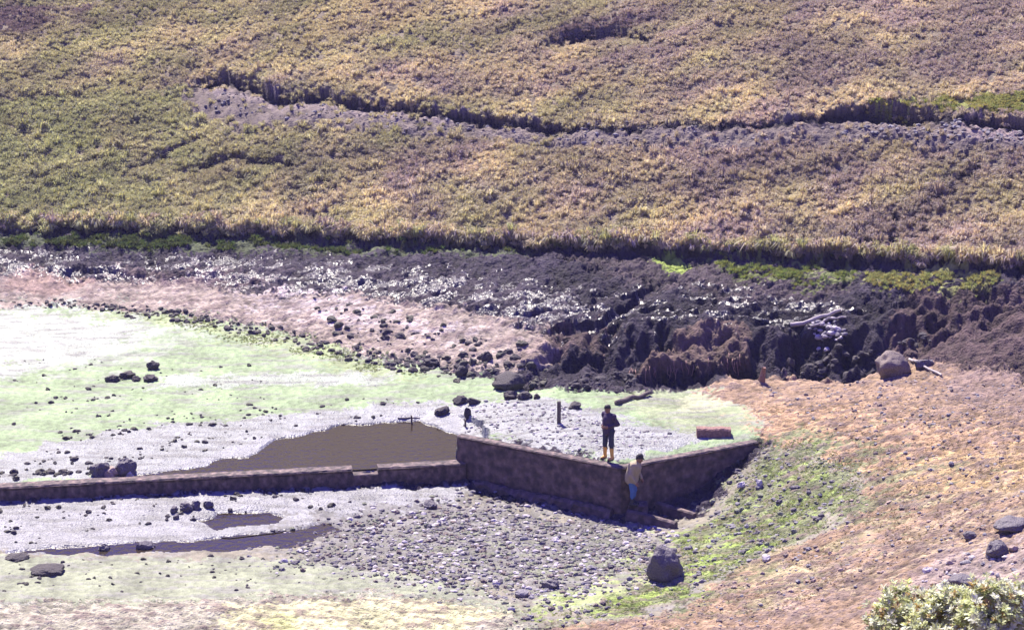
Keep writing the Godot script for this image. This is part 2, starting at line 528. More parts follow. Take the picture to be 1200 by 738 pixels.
func colour_terrain() -> void:
	for r in NR:
		var d := DD[r]
		for c in NC:
			var i := r * NC + c
			col[i] = C_HILL if d < 121.0 else Color(0.2, 0.165, 0.115)
			zone[i] = 4
	# everything below the lip of the turf is mud
	paint([-330, 266, -40, 268, 100, 270, 250, 272, 400, 279, 520, 284, 620, 287, 700, 291, 800, 297, 900, 301, 1000, 305, 1100, 310, 1200, 315, 1420, 320, 1500, 780, 600, 790, -330, 785], C_MUD, 0.15, 1.0, 2, 1, 1)
	# mud bank
	paint([-300, 270, 0, 271, 250, 275, 620, 290, 620, 300, 300, 292, 0, 286, -300, 285], Color(0.09, 0.11, 0.05), 0.5, 0.8)
	paint([-300, 292, 0, 292, 300, 300, 560, 320, 700, 360, 620, 385, 400, 345, 200, 325, 0, 318, -300, 318], Color(0.06, 0.047, 0.06), 0.8, 0.8)
	paint([-300, 296, 0, 295, 300, 304, 500, 318, 700, 350, 760, 385, 640, 385, 520, 368, 400, 348, 200, 328, 0, 320, -300, 320], Color(0.07, 0.06, 0.066), 0.9, 0.5, 6, -1, -1, -0.04)
	paint([640, 300, 760, 330, 860, 345, 1000, 345, 1060, 345, 1200, 328, 1450, 322, 1450, 430, 1200, 440, 1060, 430, 900, 446, 820, 458, 650, 458, 600, 440, 640, 400, 690, 372, 660, 340], Color(0.032, 0.025, 0.036), 0.8, 0.9, 5)
	paint([640, 300, 1000, 308, 1000, 345, 860, 350, 760, 340], Color(0.08, 0.06, 0.062), 0.6, 0.7)
	paint([820, 305, 1000, 312, 1000, 335, 940, 336, 860, 325], Color(0.18, 0.22, 0.06), 0.5, 0.7, -1, -1, -1, -0.1)
	paint([1018, 320, 1060, 312, 1178, 322, 1165, 338, 1060, 338, 1020, 335], Color(0.27, 0.28, 0.09), 0.45, 0.8, -1, -1, -1, -0.15)
	paint([755, 298, 790, 298, 812, 312, 800, 322, 770, 312], Color(0.26, 0.34, 0.07), 0.25, 0.9)
	paint([640, 280, 670, 284, 664, 292, 640, 290], Color(0.3, 0.34, 0.1), 0.2, 0.9)
	# dry silt under the bank
	paint([-300, 322, 0, 320, 80, 330, 180, 332, 300, 345, 420, 345, 520, 362, 640, 385, 650, 410, 600, 440, 540, 430, 430, 415, 330, 385, 200, 365, 60, 358, -300, 360], C_PEACH, 0.5, 0.9, 3, 1, 0)
	paint([20, 315, 60, 318, 120, 332, 60, 345, 0, 335], Color(0.36, 0.25, 0.2), 0.4, 0.8)
	paint([270, 340, 380, 338, 470, 370, 560, 385, 560, 405, 430, 385, 330, 372], Color(0.55, 0.47, 0.42), 0.7, 0.8, -1, -1, -1, -0.2)
	paint([120, 310, 260, 316, 330, 330, 250, 338, 130, 325], Color(0.17, 0.12, 0.12), 0.5, 0.7)
	paint([640, 385, 700, 380, 730, 392, 680, 410, 645, 420, 600, 425], Color(0.2, 0.13, 0.105), 0.6, 0.4)
	paint([690, 345, 800, 335, 900, 345, 1000, 350, 1010, 375, 900, 385, 780, 380, 700, 390], Color(0.05, 0.042, 0.05), 0.6, 0.5, 6, -1, -1, 0.12)
	# lake bed: algae on silt
	paint([-330, 360, 60, 359, 200, 366, 330, 388, 430, 418, 540, 436, 660, 458, 760, 462, 840, 452, 900, 470, 905, 500, 890, 518, 728, 548, 540, 512, 545, 545, 440, 560, 0, 575, -330, 585], C_ALGAE, 0.35, 1.0, 0, 1, 0)
	paint([-330, 362, 60, 361, 160, 372, 230, 395, 160, 425, 60, 440, -330, 445], Color(0.32, 0.37, 0.27), 2.2, 0.6)  # outer fade of the lake glare, painted as a paler tint
	paint([-330, 364, 40, 364, 120, 374, 180, 395, 110, 420, 40, 432, -330, 440], Color(0.38, 0.41, 0.34), 1.5, 0.8, 1)  # core of the lake glare, put into the silt colour
	paint([100, 362, 200, 368, 330, 390, 440, 420, 520, 442, 430, 440, 330, 412, 200, 380], Color(0.25, 0.29, 0.11), 0.7, 0.6)
	paint([-330, 540, 0, 535, 150, 500, 300, 490, 420, 474, 520, 470, 545, 480, 545, 500, 400, 500, 330, 515, 240, 545, 100, 560, -330, 575], C_SILT, 0.6, 0.9, 1)
	paint([100, 560, 230, 540, 320, 510, 400, 490, 500, 486, 560, 500, 550, 550, 440, 558, 100, 572], C_SILT, 0.3, 1.0, 1)
	paint([200, 440, 420, 436, 460, 448, 300, 452, 180, 455], Color(0.32, 0.36, 0.29), 0.5, 0.8, 1)
	paint([540, 470, 640, 466, 760, 500, 840, 510, 728, 542, 620, 522, 540, 506, 500, 490], C_SILT, 0.5, 0.9, 1)
	paint([700, 462, 830, 458, 890, 470, 880, 505, 800, 508, 740, 480], Color(0.22, 0.25, 0.13), 0.5, 0.8)
	paint([790, 466, 850, 456, 880, 462, 850, 478, 800, 482], Color(0.42, 0.44, 0.25), 0.3, 0.8)
	# the far slope to the right: earth, moss
	paint([820, 455, 900, 440, 1060, 425, 1200, 440, 1450, 430, 1450, 790, 600, 790, 650, 735, 780, 715, 900, 640, 980, 600, 1000, 540, 900, 515, 880, 480], C_TAN, 0.5, 1.0, 3, 1, 0)
	paint([860, 480, 1000, 470, 1120, 490, 1220, 500, 1220, 560, 1060, 570, 960, 540], Color(0.52, 0.34, 0.19), 0.9, 0.6)
	paint([1020, 545, 1200, 520, 1220, 570, 1100, 580], Color(0.58, 0.42, 0.19), 0.7, 0.6)
	paint([1100, 430, 1220, 420, 1220, 480, 1120, 470], Color(0.22, 0.16, 0.14), 0.8, 0.7)
	paint([1060, 345, 1210, 330, 1350, 330, 1350, 430, 1100, 430, 1040, 420], Color(0.10, 0.065, 0.06), 0.5, 0.8)
	paint([980, 640, 1200, 590, 1240, 690, 1040, 700, 900, 730, 860, 700], Color(0.24, 0.18, 0.155), 1.5, 0.7, -1, -1, -1, -0.2)
	paint([960, 480, 1220, 470, 1220, 640, 1000, 660, 940, 600], Color(0.2, 0.14, 0.11), 1.5, 0.6, -1, -1, -1, 0.0)
	paint([900, 500, 1060, 510, 1120, 590, 1000, 660, 860, 720, 620, 738, 640, 700, 800, 690], C_MOSS, 2.5, 0.6, -1, -1, -1, 0.0)
	paint([900, 640, 1060, 590, 1220, 560, 1220, 620, 1000, 690, 850, 730], Color(0.55, 0.43, 0.25), 1.2, 0.5, -1, -1, -1, 0.05)
	paint([1100, 650, 1240, 630, 1240, 720, 1060, 710], Color(0.36, 0.30, 0.27), 0.7, 0.6)
	paint([-330, 592, 0, 590, 400, 575, 540, 575, 728, 610, 830, 598, 888, 525, 960, 520, 1020, 560, 980, 620, 880, 660, 780, 720, 640, 735, 420, 690, -330, 680], Color(0.21, 0.185, 0.13), 0.5, 1.0, 0, 1, 0)
	paint([890, 520, 960, 515, 1010, 550, 1000, 600, 900, 650, 800, 700, 700, 725, 640, 720, 760, 690, 760, 640, 850, 600], C_MOSS, 1.5, 0.85, 3)
	paint([900, 540, 950, 540, 960, 600, 900, 640, 830, 680, 760, 712, 660, 722, 640, 712, 740, 690, 820, 650, 900, 600], Color(0.30, 0.39, 0.10), 1.2, 0.7, 3, -1, -1, -0.02)
	paint([700, 640, 800, 620, 860, 600, 900, 640, 800, 700, 700, 722, 640, 716], Color(0.30, 0.40, 0.09), 1.2, 0.6, -1, -1, -1, 0.03)
	paint([-330, 590, 0, 586, 200, 578, 420, 572, 540, 570, 540, 590, 430, 610, 340, 630, 150, 645, -330, 648], C_SILT, 0.5, 0.9, 1)
	paint([330, 610, 420, 600, 560, 585, 640, 600, 728, 612, 760, 640, 720, 680, 600, 695, 500, 670, 350, 655], Color(0.12, 0.112, 0.1), 1.2, 0.85, 0)
	paint([420, 640, 560, 620, 720, 640, 760, 670, 640, 700, 500, 680], Color(0.17, 0.19, 0.1), 1.2, 0.6, -1, -1, -1, 0.05)
	# bottom left: damp green, then dry yellow silt
	paint([-330, 655, 0, 650, 340, 655, 520, 680, 620, 715, 610, 790, -330, 790], Color(0.23, 0.25, 0.155), 0.5, 1.0, 0, 1, 0)
	paint([-330, 708, 0, 706, 200, 704, 440, 695, 560, 705, 610, 720, 600, 790, -330, 790], Color(0.40, 0.37, 0.28), 0.6, 0.9, 3)
	paint([250, 712, 420, 700, 560, 706, 600, 720, 480, 750, 280, 745], Color(0.56, 0.54, 0.30), 0.5, 0.85)
	paint([300, 722, 350, 720, 350, 750, 300, 750], Color(0.48, 0.5, 0.17), 0.5, 0.5)
	paint([640, 690, 760, 685, 690, 715, 620, 718], Color(0.30, 0.37, 0.12), 0.4, 0.7)
	# scree below the cuts on the hill, and the green strip above the right one
	paint([215, 105, 245, 93, 310, 108, 400, 118, 520, 132, 650, 150, 760, 153, 900, 150, 935, 145, 930, 170, 860, 180, 700, 172, 560, 165, 420, 155, 300, 150, 225, 140], Color(0.185, 0.15, 0.13), 0.45, 0.95, -1, 1, 1)
	paint([900, 150, 950, 138, 1030, 130, 1090, 140, 1240, 150, 1240, 180, 1120, 178, 1050, 168, 960, 170], Color(0.175, 0.14, 0.125), 0.45, 0.95, -1, 1, 1)
	paint([230, 98, 320, 112, 420, 122, 560, 142, 560, 150, 400, 140, 250, 115], Color(0.26, 0.21, 0.195), 0.35, 0.7)
	paint([1110, 140, 1240, 150, 1240, 172, 1150, 170], Color(0.26, 0.2, 0.19), 0.35, 0.8)
	paint([1010, 122, 1060, 117, 1150, 112, 1240, 108, 1240, 134, 1130, 130, 1085, 120], Color(0.33, 0.35, 0.10), 0.25, 0.9, -1, 1)
	# hill break faces: bare peat colour, near black to paint in their shade
	for i in NR * NC:
		if soil_shade[i] == 3: col[i] = Color(0.13, 0.088, 0.072)
		if soil_shade[i] and zone[i] == 4:
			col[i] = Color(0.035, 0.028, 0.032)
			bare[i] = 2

func relief_terrain() -> void:
	for r in NR:
		var d := DD[r]
		if d < 46.0 or d > 122.0: continue
		var w := wide(d)
		for c in NC:
			var x := UU[c] * w
			var i := r * NC + c
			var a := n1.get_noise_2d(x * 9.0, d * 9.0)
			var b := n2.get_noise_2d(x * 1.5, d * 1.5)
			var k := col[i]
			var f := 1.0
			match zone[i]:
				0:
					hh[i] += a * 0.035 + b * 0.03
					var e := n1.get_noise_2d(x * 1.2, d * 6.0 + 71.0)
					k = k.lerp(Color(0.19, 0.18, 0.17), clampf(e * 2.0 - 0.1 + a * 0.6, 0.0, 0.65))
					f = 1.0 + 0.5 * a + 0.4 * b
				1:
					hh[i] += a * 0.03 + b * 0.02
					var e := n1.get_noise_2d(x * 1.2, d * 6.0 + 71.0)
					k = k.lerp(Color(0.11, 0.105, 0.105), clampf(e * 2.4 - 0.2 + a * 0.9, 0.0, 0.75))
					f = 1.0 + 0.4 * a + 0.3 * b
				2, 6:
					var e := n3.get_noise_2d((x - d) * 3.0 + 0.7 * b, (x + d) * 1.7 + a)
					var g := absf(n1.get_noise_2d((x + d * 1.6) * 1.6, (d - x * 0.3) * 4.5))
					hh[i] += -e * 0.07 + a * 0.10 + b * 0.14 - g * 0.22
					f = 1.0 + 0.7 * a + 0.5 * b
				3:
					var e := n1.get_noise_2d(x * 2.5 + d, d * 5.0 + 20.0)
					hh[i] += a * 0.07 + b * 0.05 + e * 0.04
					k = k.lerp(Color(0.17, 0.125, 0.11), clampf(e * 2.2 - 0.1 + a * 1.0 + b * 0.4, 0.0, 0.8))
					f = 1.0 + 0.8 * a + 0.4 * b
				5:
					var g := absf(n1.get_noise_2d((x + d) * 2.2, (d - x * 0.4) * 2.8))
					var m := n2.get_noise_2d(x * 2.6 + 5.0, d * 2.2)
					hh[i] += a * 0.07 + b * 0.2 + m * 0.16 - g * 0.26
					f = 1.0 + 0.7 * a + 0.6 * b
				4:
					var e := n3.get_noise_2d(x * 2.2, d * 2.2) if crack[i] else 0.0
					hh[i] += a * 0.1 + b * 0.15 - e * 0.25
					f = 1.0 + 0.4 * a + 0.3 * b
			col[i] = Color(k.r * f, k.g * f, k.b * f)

func mesh_terrain() -> void:
	var called := ["lake_bed", "wet_mud", "mud_bank", "earth_slope", "hillside", "peat_bank", "wet_peat"]
	var say := ["lake bed of silt with thin green algae", "wet pale silt shining around the pool and weir", "dark wet peat mud bank below the turf", "dry tan earth slope of the reservoir", "grassy hillside ground beyond the reservoir", "dark peat bank cut by the gully", "wet dark mud glinting on the bank"]
	var mats := [MAT.lake, MAT.wet, MAT.mud, MAT.slope, MAT.hill, MAT.peat, MAT.shine]
	for z in 7:
		var V := PackedVector3Array()
		var N := PackedVector3Array()
		var K := PackedColorArray()
		var I := PackedInt32Array()
		var at := PackedInt32Array()
		at.resize(NR * NC)
		at.fill(-1)
		for r in NR - 1:
			for c in NC - 1:
				var i := r * NC + c
				if zone[i] != z: continue
				for j in [i, i + 1, i + NC, i + NC + 1]:
					if at[j] < 0:
						at[j] = V.size()
						var rr: int = j / NC
						var cc: int = j % NC
						var d := DD[rr]
						var w := wide(d)
						V.append(Vector3(UU[cc] * w, hh[j], -d))
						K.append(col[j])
						var c0 := maxi(cc - 1, 0)
						var c1 := mini(cc + 1, NC - 1)
						var r0 := maxi(rr - 1, 0)
						var r1 := mini(rr + 1, NR - 1)
						var dx := (hh[rr * NC + c1] - hh[rr * NC + c0]) / ((UU[c1] - UU[c0]) * w)
						var dd := (hh[r1 * NC + cc] - hh[r0 * NC + cc]) / (DD[r1] - DD[r0])
						N.append(Vector3(-dx, 1.0, dd).normalized())
				I.append(at[i])
				I.append(at[i + NC])
				I.append(at[i + 1])
				I.append(at[i + 1])
				I.append(at[i + NC])
				I.append(at[i + NC + 1])
		var arr := []
		arr.resize(Mesh.ARRAY_MAX)
		arr[Mesh.ARRAY_VERTEX] = V
		arr[Mesh.ARRAY_NORMAL] = N
		arr[Mesh.ARRAY_COLOR] = K
		arr[Mesh.ARRAY_INDEX] = I
		var m := ArrayMesh.new()
		m.add_surface_from_arrays(Mesh.PRIMITIVE_TRIANGLES, arr)
		tag(part(self, called[z], m, mats[z]), say[z], "ground", "", "structure")

# ------------------------------------------------------------------ water
# the bed is pressed below the water inside the outline (photo points at the height of the water) and held above it around
func basin(pts: Array, y: float, deep: float, upstream := false) -> void:
	var P := PackedVector2Array()
	for i in range(0, pts.size(), 2):
		P.append(at_h(pts[i], pts[i + 1], y))
	var lo := P[0]
	var hi := P[0]
	for p in P:
		lo = lo.min(p)
		hi = hi.max(p)
	for r in range(DD.bsearch(lo.y - 0.8), DD.bsearch(hi.y + 0.8)):
		var d := DD[r]
		var w := wide(d)
		for c in range(UU.bsearch((lo.x - 0.8) / w), UU.bsearch((hi.x + 0.8) / w)):
			var x := UU[c] * w
			var i := r * NC + c
			var q := Vector2(x + n2.get_noise_2d(x * 2.0, d * 2.0) * 0.25, d + n2.get_noise_2d(d * 2.0, x * 2.0) * 0.25 + n1.get_noise_2d(x * 9.0, d * 9.0) * 0.06)
			var inside := Geometry2D.is_point_in_polygon(q, P)
			var near := 9.0
			for k in P.size():
				near = minf(near, Geometry2D.get_closest_point_to_segment(q, P[k], P[(k + 1) % P.size()]).distance_squared_to(q))
			near = sqrt(near)
			if inside and (not upstream or d > dam_at(x)): hh[i] = minf(hh[i], y - 0.012 - deep * minf(1.0, near / 0.5))
			elif near < 0.8 and (not upstream or d > dam_at(x)): hh[i] = minf(maxf(hh[i], y + 0.01 + 0.03 * minf(1.0, near / 0.3)), y + 0.03 + near * 0.22)

func dam_at(x: float) -> float:
	for k in dam.size() - 1:
		if x >= dam[k].x and x < dam[k + 1].x:
			return lerpf(dam[k].y, dam[k + 1].y, (x - dam[k].x) / (dam[k + 1].x - dam[k].x))
	return 0.0

func pool(pts: Array, y: float, called: String, label: String) -> void:
	var P := PackedVector2Array()
	for i in range(0, pts.size(), 2):
		P.append(at_h(pts[i], pts[i + 1], y))
	P = Geometry2D.offset_polygon(P, 0.45)[0]
	if y > -0.2:   # behind the weir: ends inside the wall
		P = Geometry2D.intersect_polygons(P, PackedVector2Array([dam[1] + Vector2(0, 0.19), dam[2] + Vector2(0, 0.19), dam[3] + Vector2(-0.05, 0.0), Vector2(dam[3].x, 120), Vector2(dam[1].x, 120)]))[0]
	var ids := Geometry2D.triangulate_polygon(P)
	var st := SurfaceTool.new()
	st.begin(Mesh.PRIMITIVE_TRIANGLES)
	for t in range(0, ids.size(), 3):
		var a := P[ids[t]]
		var b := P[ids[t + 1]]
		var c := P[ids[t + 2]]
		for q in ([a, b, c] if (b - a).cross(c - a) < 0.0 else [a, c, b]):
			st.set_normal(Vector3.UP)
			st.add_vertex(Vector3(q.x, y, -q.y))
	tag(part(self, called, st.commit(), MAT.water), label, "water", "", "structure")

const POOL := [120, 559, 180, 554, 240, 545, 285, 535, 325, 517, 370, 506, 402, 499, 440, 495, 490, 494, 520, 503, 537, 512, 545, 546, 443, 552, 413, 554]
const PUDDLE := [232, 612, 262, 602, 320, 600, 338, 606, 320, 618, 270, 624]
const STREAM := [-30, 650, 60, 644, 150, 636, 260, 632, 340, 622, 390, 612, 400, 622, 350, 640, 240, 645, 120, 650]

func make_water() -> void:
	pool(POOL, -0.1, "pool", "brown muddy pool held behind the weir")
	pool(PUDDLE, -0.6, "puddle", "small brown puddle on the wet mud below the weir")
	pool(STREAM, -0.62, "stream", "thin brown stream running out below the weir")

# ------------------------------------------------------------------ concrete
func weir_line() -> PackedVector2Array:
	return PackedVector2Array([at_h(-330, 590, 0.0), at_h(546, 545, 0.0)])

func wing_line() -> PackedVector2Array:
	return PackedVector2Array([at_h(535, 511, 0.85), at_h(728, 549, 0.85), at_h(889, 518, 0.85)])

# a wall along front points (x, d) with a given back offset; its top and bottom heights per point; edges chamfered and worn
func wall_mesh(front: PackedVector2Array, thick: float, top: float, bottoms: PackedFloat32Array, wear := 0.012, step := 0.25) -> ArrayMesh:
	var F := PackedVector2Array()
	var B := PackedVector2Array()
	var bot := PackedFloat32Array()
	var n := front.size()
	for i in n:
		var dir0 := (front[i] - front[i - 1]).normalized() if i > 0 else (front[1] - front[0]).normalized()
		var dir1 := (front[i + 1] - front[i]).normalized() if i < n - 1 else dir0
		var dir := (dir0 + dir1).normalized()
		var nor := Vector2(-dir.y, dir.x)
		var k := thick / maxf(0.4, nor.dot(Vector2(-dir0.y, dir0.x)))
		var b := front[i] + nor * k
		if i > 0:
			var m := maxi(1, roundi(front[i].distance_to(front[i - 1]) / step))
			for j in range(1, m + 1):
				var t := float(j) / m
				F.append(front[i - 1].lerp(front[i], t))
				B.append(B[0].lerp(b, t) if false else Vector2.ZERO)
				bot.append(lerpf(bottoms[i - 1], bottoms[i], t))
				B[B.size() - 1] = last_back.lerp(b, t)
		else:
			F.append(front[0])
			B.append(b)
			bot.append(bottoms[0])
		last_back = b
	var st := SurfaceTool.new()
	st.begin(Mesh.PRIMITIVE_TRIANGLES)
	st.set_smooth_group(-1)
	var ring := []
	for i in F.size():
		var nn := (B[i] - F[i]).normalized()
		var w1 := wear * (1.0 + 1.5 * n1.get_noise_2d(F[i].x * 20.0, F[i].y * 20.0))
		var tp := top + wear * 1.5 * n1.get_noise_2d(F[i].x * 7.0, 4.0)
		var c := 0.02 + absf(w1)
		var f := F[i] + nn * w1
		var mid := (bot[i] + top) * 0.5
		var f2 := F[i] + nn * wear * n1.get_noise_2d(F[i].x * 9.0, F[i].y * 9.0 + 40.0)
		ring.append([Vector3(f.x, bot[i], -f.y), Vector3(f2.x, mid, -f2.y), Vector3(f.x, tp - c, -f.y), Vector3(f.x + nn.x * c, tp, -f.y - nn.y * c),
			Vector3(B[i].x - nn.x * c, tp, -B[i].y + nn.y * c), Vector3(B[i].x, tp - c, -B[i].y), Vector3(B[i].x, bot[i], -B[i].y)])
	for i in ring.size() - 1:
		for k in 7:
			quad(st, ring[i][k], ring[i][(k + 1) % 7], ring[i + 1][(k + 1) % 7], ring[i + 1][k])
	for e in [0, ring.size() - 1]:
		for k in range(1, 6):
			st.add_vertex(ring[e][0])
			st.add_vertex(ring[e][k if e else k + 1])
			st.add_vertex(ring[e][k + 1 if e else k])
	st.generate_normals()
	return st.commit()

var last_back := Vector2.ZERO

func quad(st: SurfaceTool, a: Vector3, b: Vector3, c: Vector3, d: Vector3) -> void:
	st.add_vertex(a)
	st.add_vertex(c)
	st.add_vertex(b)
	st.add_vertex(a)
	st.add_vertex(d)
	st.add_vertex(c)

func make_walls() -> void:
	# the low weir with its notch
	var wl := weir_line()
	var dir := (wl[1] - wl[0]).normalized()
	var along := func(px: float) -> Vector2:   # the point of the front edge seen at that photo column
		var best := wl[0]
		var lo := 0.0
		var hi := 1.0
		for i in 30:
			var m := (lo + hi) * 0.5
			best = wl[0].lerp(wl[1], m)
			var dep := best.y * cos(deg_to_rad(PITCH)) + EYE * sin(deg_to_rad(PITCH))
			if 600.0 + FOCAL * best.x / dep < px: lo = m
			else: hi = m
		return best
	var w := base("weir", Vector3.ZERO)
	tag(w, "long low concrete weir with a notch holding back the brown pool", "weir")
	var a: Vector2 = along.call(-320)
	var b: Vector2 = along.call(413)
	var c: Vector2 = along.call(443)
	var e: Vector2 = along.call(549)
	part(w, "wall", wall_mesh(PackedVector2Array([a, b]), 0.42, -0.03, PackedFloat32Array([-0.9, -0.95]), 0.02), MAT.concrete)
	part(w, "wall", wall_mesh(PackedVector2Array([c, e]), 0.42, -0.03, PackedFloat32Array([-0.95, -1.0]), 0.02), MAT.concrete)
	var out := Vector2(dir.y, -dir.x) * 0.02
	part(w, "coping", wall_mesh(PackedVector2Array([a + out, b + out]), 0.46, 0.05, PackedFloat32Array([-0.028, -0.028]), 0.012), MAT.coping)
	part(w, "coping", wall_mesh(PackedVector2Array([c + out, e + out * 1.0]), 0.46, 0.05, PackedFloat32Array([-0.028, -0.028]), 0.012), MAT.coping)
	part(w, "sill", wall_mesh(PackedVector2Array([b + dir * 0.004, c - dir * 0.004]), 0.42, -0.15, PackedFloat32Array([-0.95, -0.95]), 0.008), MAT.coping)
	# the two wings of the spillway
	var vl := wing_line()
	var s := base("spillway_wall", Vector3.ZERO)
	tag(s, "tall stained concrete spillway wall of two wings meeting in a point", "wall")
	var d0 := (vl[1] - vl[0]).normalized()
	var d1 := (vl[2] - vl[1]).normalized()
	part(s, "wall", wall_mesh(PackedVector2Array([vl[0], vl[1]]), 0.3, 0.8, PackedFloat32Array([-1.1, -1.15]), 0.02, 0.2), MAT.concrete)
	part(s, "wall", wall_mesh(PackedVector2Array([vl[1] + d1 * 0.0, vl[2]]), 0.3, 0.798, PackedFloat32Array([-1.15, 0.2]), 0.02, 0.2), MAT.concrete)
	var o0 := Vector2(d0.y, -d0.x) * 0.025
	var o1 := Vector2(d1.y, -d1.x) * 0.025
	part(s, "coping", wall_mesh(PackedVector2Array([vl[0] + o0, vl[1] + (o0 + o1) * 0.55, vl[2] + o1]), 0.34, 0.86, PackedFloat32Array([0.8025, 0.8025, 0.8025]), 0.012, 0.2), MAT.coping)
	# footing ledge along the left wing
	var f0 := vl[0] + d0 * 0.8 + Vector2(d0.y, -d0.x) * 0.32
	var f1 := vl[1] - d0 * 0.25 + Vector2(d0.y, -d0.x) * 0.32
	part(s, "footing", wall_mesh(PackedVector2Array([f0, f1]), 0.318, -0.42, PackedFloat32Array([-1.1, -1.1]), 0.06, 0.2), MAT.concrete)
	# the outlet channel at the point
	var ch := base("outlet_channel", Vector3.ZERO)
	tag(ch, "short concrete outlet channel with two kerbs at the point of the spillway wall", "channel")
	var kerb := func(p0: Vector3, p1: Vector3) -> void:
		part(ch, "kerb", wall_mesh(PackedVector2Array([Vector2(p0.x, -p0.z), Vector2(p1.x, -p1.z)]), 0.2, p0.y, PackedFloat32Array([-0.95, -0.95]), 0.02, 0.15), MAT.coping)
	kerb.call(at3(733, 598, -0.36), at3(790, 613, -0.36))
	kerb.call(at3(768, 589, -0.36), at3(812, 602, -0.36))
	var p := at3(748, 595, -0.42)
	part(ch, "step", wall_mesh(PackedVector2Array([Vector2(p.x - 0.3, -p.z - 0.12), Vector2(p.x + 0.28, -p.z - 0.12)]), 0.42, -0.31, PackedFloat32Array([-0.95, -0.95]), 0.015, 0.15), MAT.concrete)

# ------------------------------------------------------------------ stones
func ico(sub: int) -> Array:
	var t := (1.0 + sqrt(5.0)) / 2.0
	var V := []
	for p in [[-1, t, 0], [1, t, 0], [-1, -t, 0], [1, -t, 0], [0, -1, t], [0, 1, t], [0, -1, -t], [0, 1, -t], [t, 0, -1], [t, 0, 1], [-t, 0, -1], [-t, 0, 1]]:
		V.append(Vector3(p[0], p[1], p[2]).normalized())
	var T := [[0, 11, 5], [0, 5, 1], [0, 1, 7], [0, 7, 10], [0, 10, 11], [1, 5, 9], [5, 11, 4], [11, 10, 2], [10, 7, 6], [7, 1, 8], [3, 9, 4], [3, 4, 2], [3, 2, 6], [3, 6, 8], [3, 8, 9], [4, 9, 5], [2, 4, 11], [6, 2, 10], [8, 6, 7], [9, 8, 1]]
	for s in sub:
		var cache := {}
		var out := []
		for f in T:
			var m := []
			for e in 3:
				var i: int = f[e]
				var j: int = f[(e + 1) % 3]
				var key := mini(i, j) * 100000 + maxi(i, j)
				if not cache.has(key):
					cache[key] = V.size()
					V.append(((V[i] + V[j]) * 0.5).normalized())
				m.append(cache[key])
			out.append_array([[f[0], m[0], m[2]], [f[1], m[1], m[0]], [f[2], m[2], m[1]], [m[0], m[1], m[2]]])
		T = out
	return [V, T]

# an irregular stone of radius 1; rough: how far it strays from a ball, squat: its height over its width
func stone_mesh(seed_: int, sub: int, rough: float, squat: float, smooth: bool, cut := 0.62) -> ArrayMesh:
	var g := ico(sub)
	var n := FastNoiseLite.new()
	n.seed = seed_
	n.frequency = 0.7
	n.fractal_octaves = 3
	var r2 := RandomNumberGenerator.new()
	r2.seed = seed_
	var cuts := []
	for i in 5:
		cuts.append([Vector3(r2.randfn(), r2.randfn(), r2.randfn()).normalized(), r2.randf_range(cut, 0.95)])
	var V := []
	for v in g[0]:
		var p: Vector3 = v * (1.0 + rough * n.get_noise_3dv(v * 1.6))
		for c in cuts:
			var e: float = p.dot(c[0]) - c[1]
			if e > 0.0: p -= c[0] * e * 0.8
		V.append(Vector3(p.x, p.y * squat, p.z * 0.85))
	var st := SurfaceTool.new()
	st.begin(Mesh.PRIMITIVE_TRIANGLES)
	st.set_smooth_group(0 if smooth else -1)
	for f in g[1]:
		for k in [0, 2, 1]:
			st.add_vertex(V[f[k]])
	st.generate_normals()
	return st.commit()

func stone_set(key: String, n: int, sub: int, rough: float, squat: float, smooth: bool) -> void:
	SH[key] = []
	for i in n:
		SH[key].append(stone_mesh(hash(key) % 1000 + i * 7, sub, rough, squat * (0.8 + 0.1 * (i % 5)), smooth))

func pick_in(P: PackedVector2Array) -> Vector2:
	var lo := P[0]
	var hi := P[0]
	for p in P:
		lo = lo.min(p)
		hi = hi.max(p)
	for i in 200:
		var q := Vector2(rng.randf_range(lo.x, hi.x), rng.randf_range(lo.y, hi.y))
		if Geometry2D.is_point_in_polygon(q, P): return q
	return P[0]

# stones strewn over an outline: the largest as things of their own, the rest as one spread
func strew(pts: Array, count: int, r0: float, r1: float, power: float, called: String, label: String, category: String, group: String, shape: String, mats: Array, single := 300, clump := 0.0, jitter := 0.12) -> void:
	var P := poly(pts)
	var all := []
	var tries := 0
	while all.size() < count and tries < count * 6:
		tries += 1
		var q := pick_in(P) + Vector2(rng.randfn(), rng.randfn()) * jitter
		if clump > 0.0 and n2.get_noise_2d(q.x * 1.7 + 31.0, q.y * 1.7) < clump * rng.randf_range(-0.6, 0.6): continue
		all.append([r0 + (r1 - r0) * pow(rng.randf(), power), q])
	all.sort_custom(func(a, b): return a[0] > b[0])
	var shapes: Array = SH[shape]
	for i in mini(single, all.size()):
		var o := part(self, called, shapes[rng.randi() % shapes.size()], mats[rng.randi() % mats.size()])
		o.transform = stone_at(all[i][1], all[i][0])
		tag(o, piece_label(label, o.material_override, all[i][0], r0, r1), category, group)
	if all.size() > single:
		var rest := all.size() - single
		for k in mats.size():
			var mm := MultiMesh.new()
			mm.transform_format = MultiMesh.TRANSFORM_3D
			mm.mesh = shapes[k % shapes.size()]
			mm.instance_count = rest / mats.size()
			for i in mm.instance_count:
				var e = all[single + i * mats.size() + k] if single + i * mats.size() + k < all.size() else all[single]
				mm.set_instance_transform(i, stone_at(e[1], e[0]))
			var mi := MultiMeshInstance3D.new()
			mi.name = numbered(called + "_scatter")
			mi.multimesh = mm
			mi.material_override = mats[k]
			add_child(mi)
			tag(mi, "spread of the smallest pieces: " + label, category, group, "stuff")

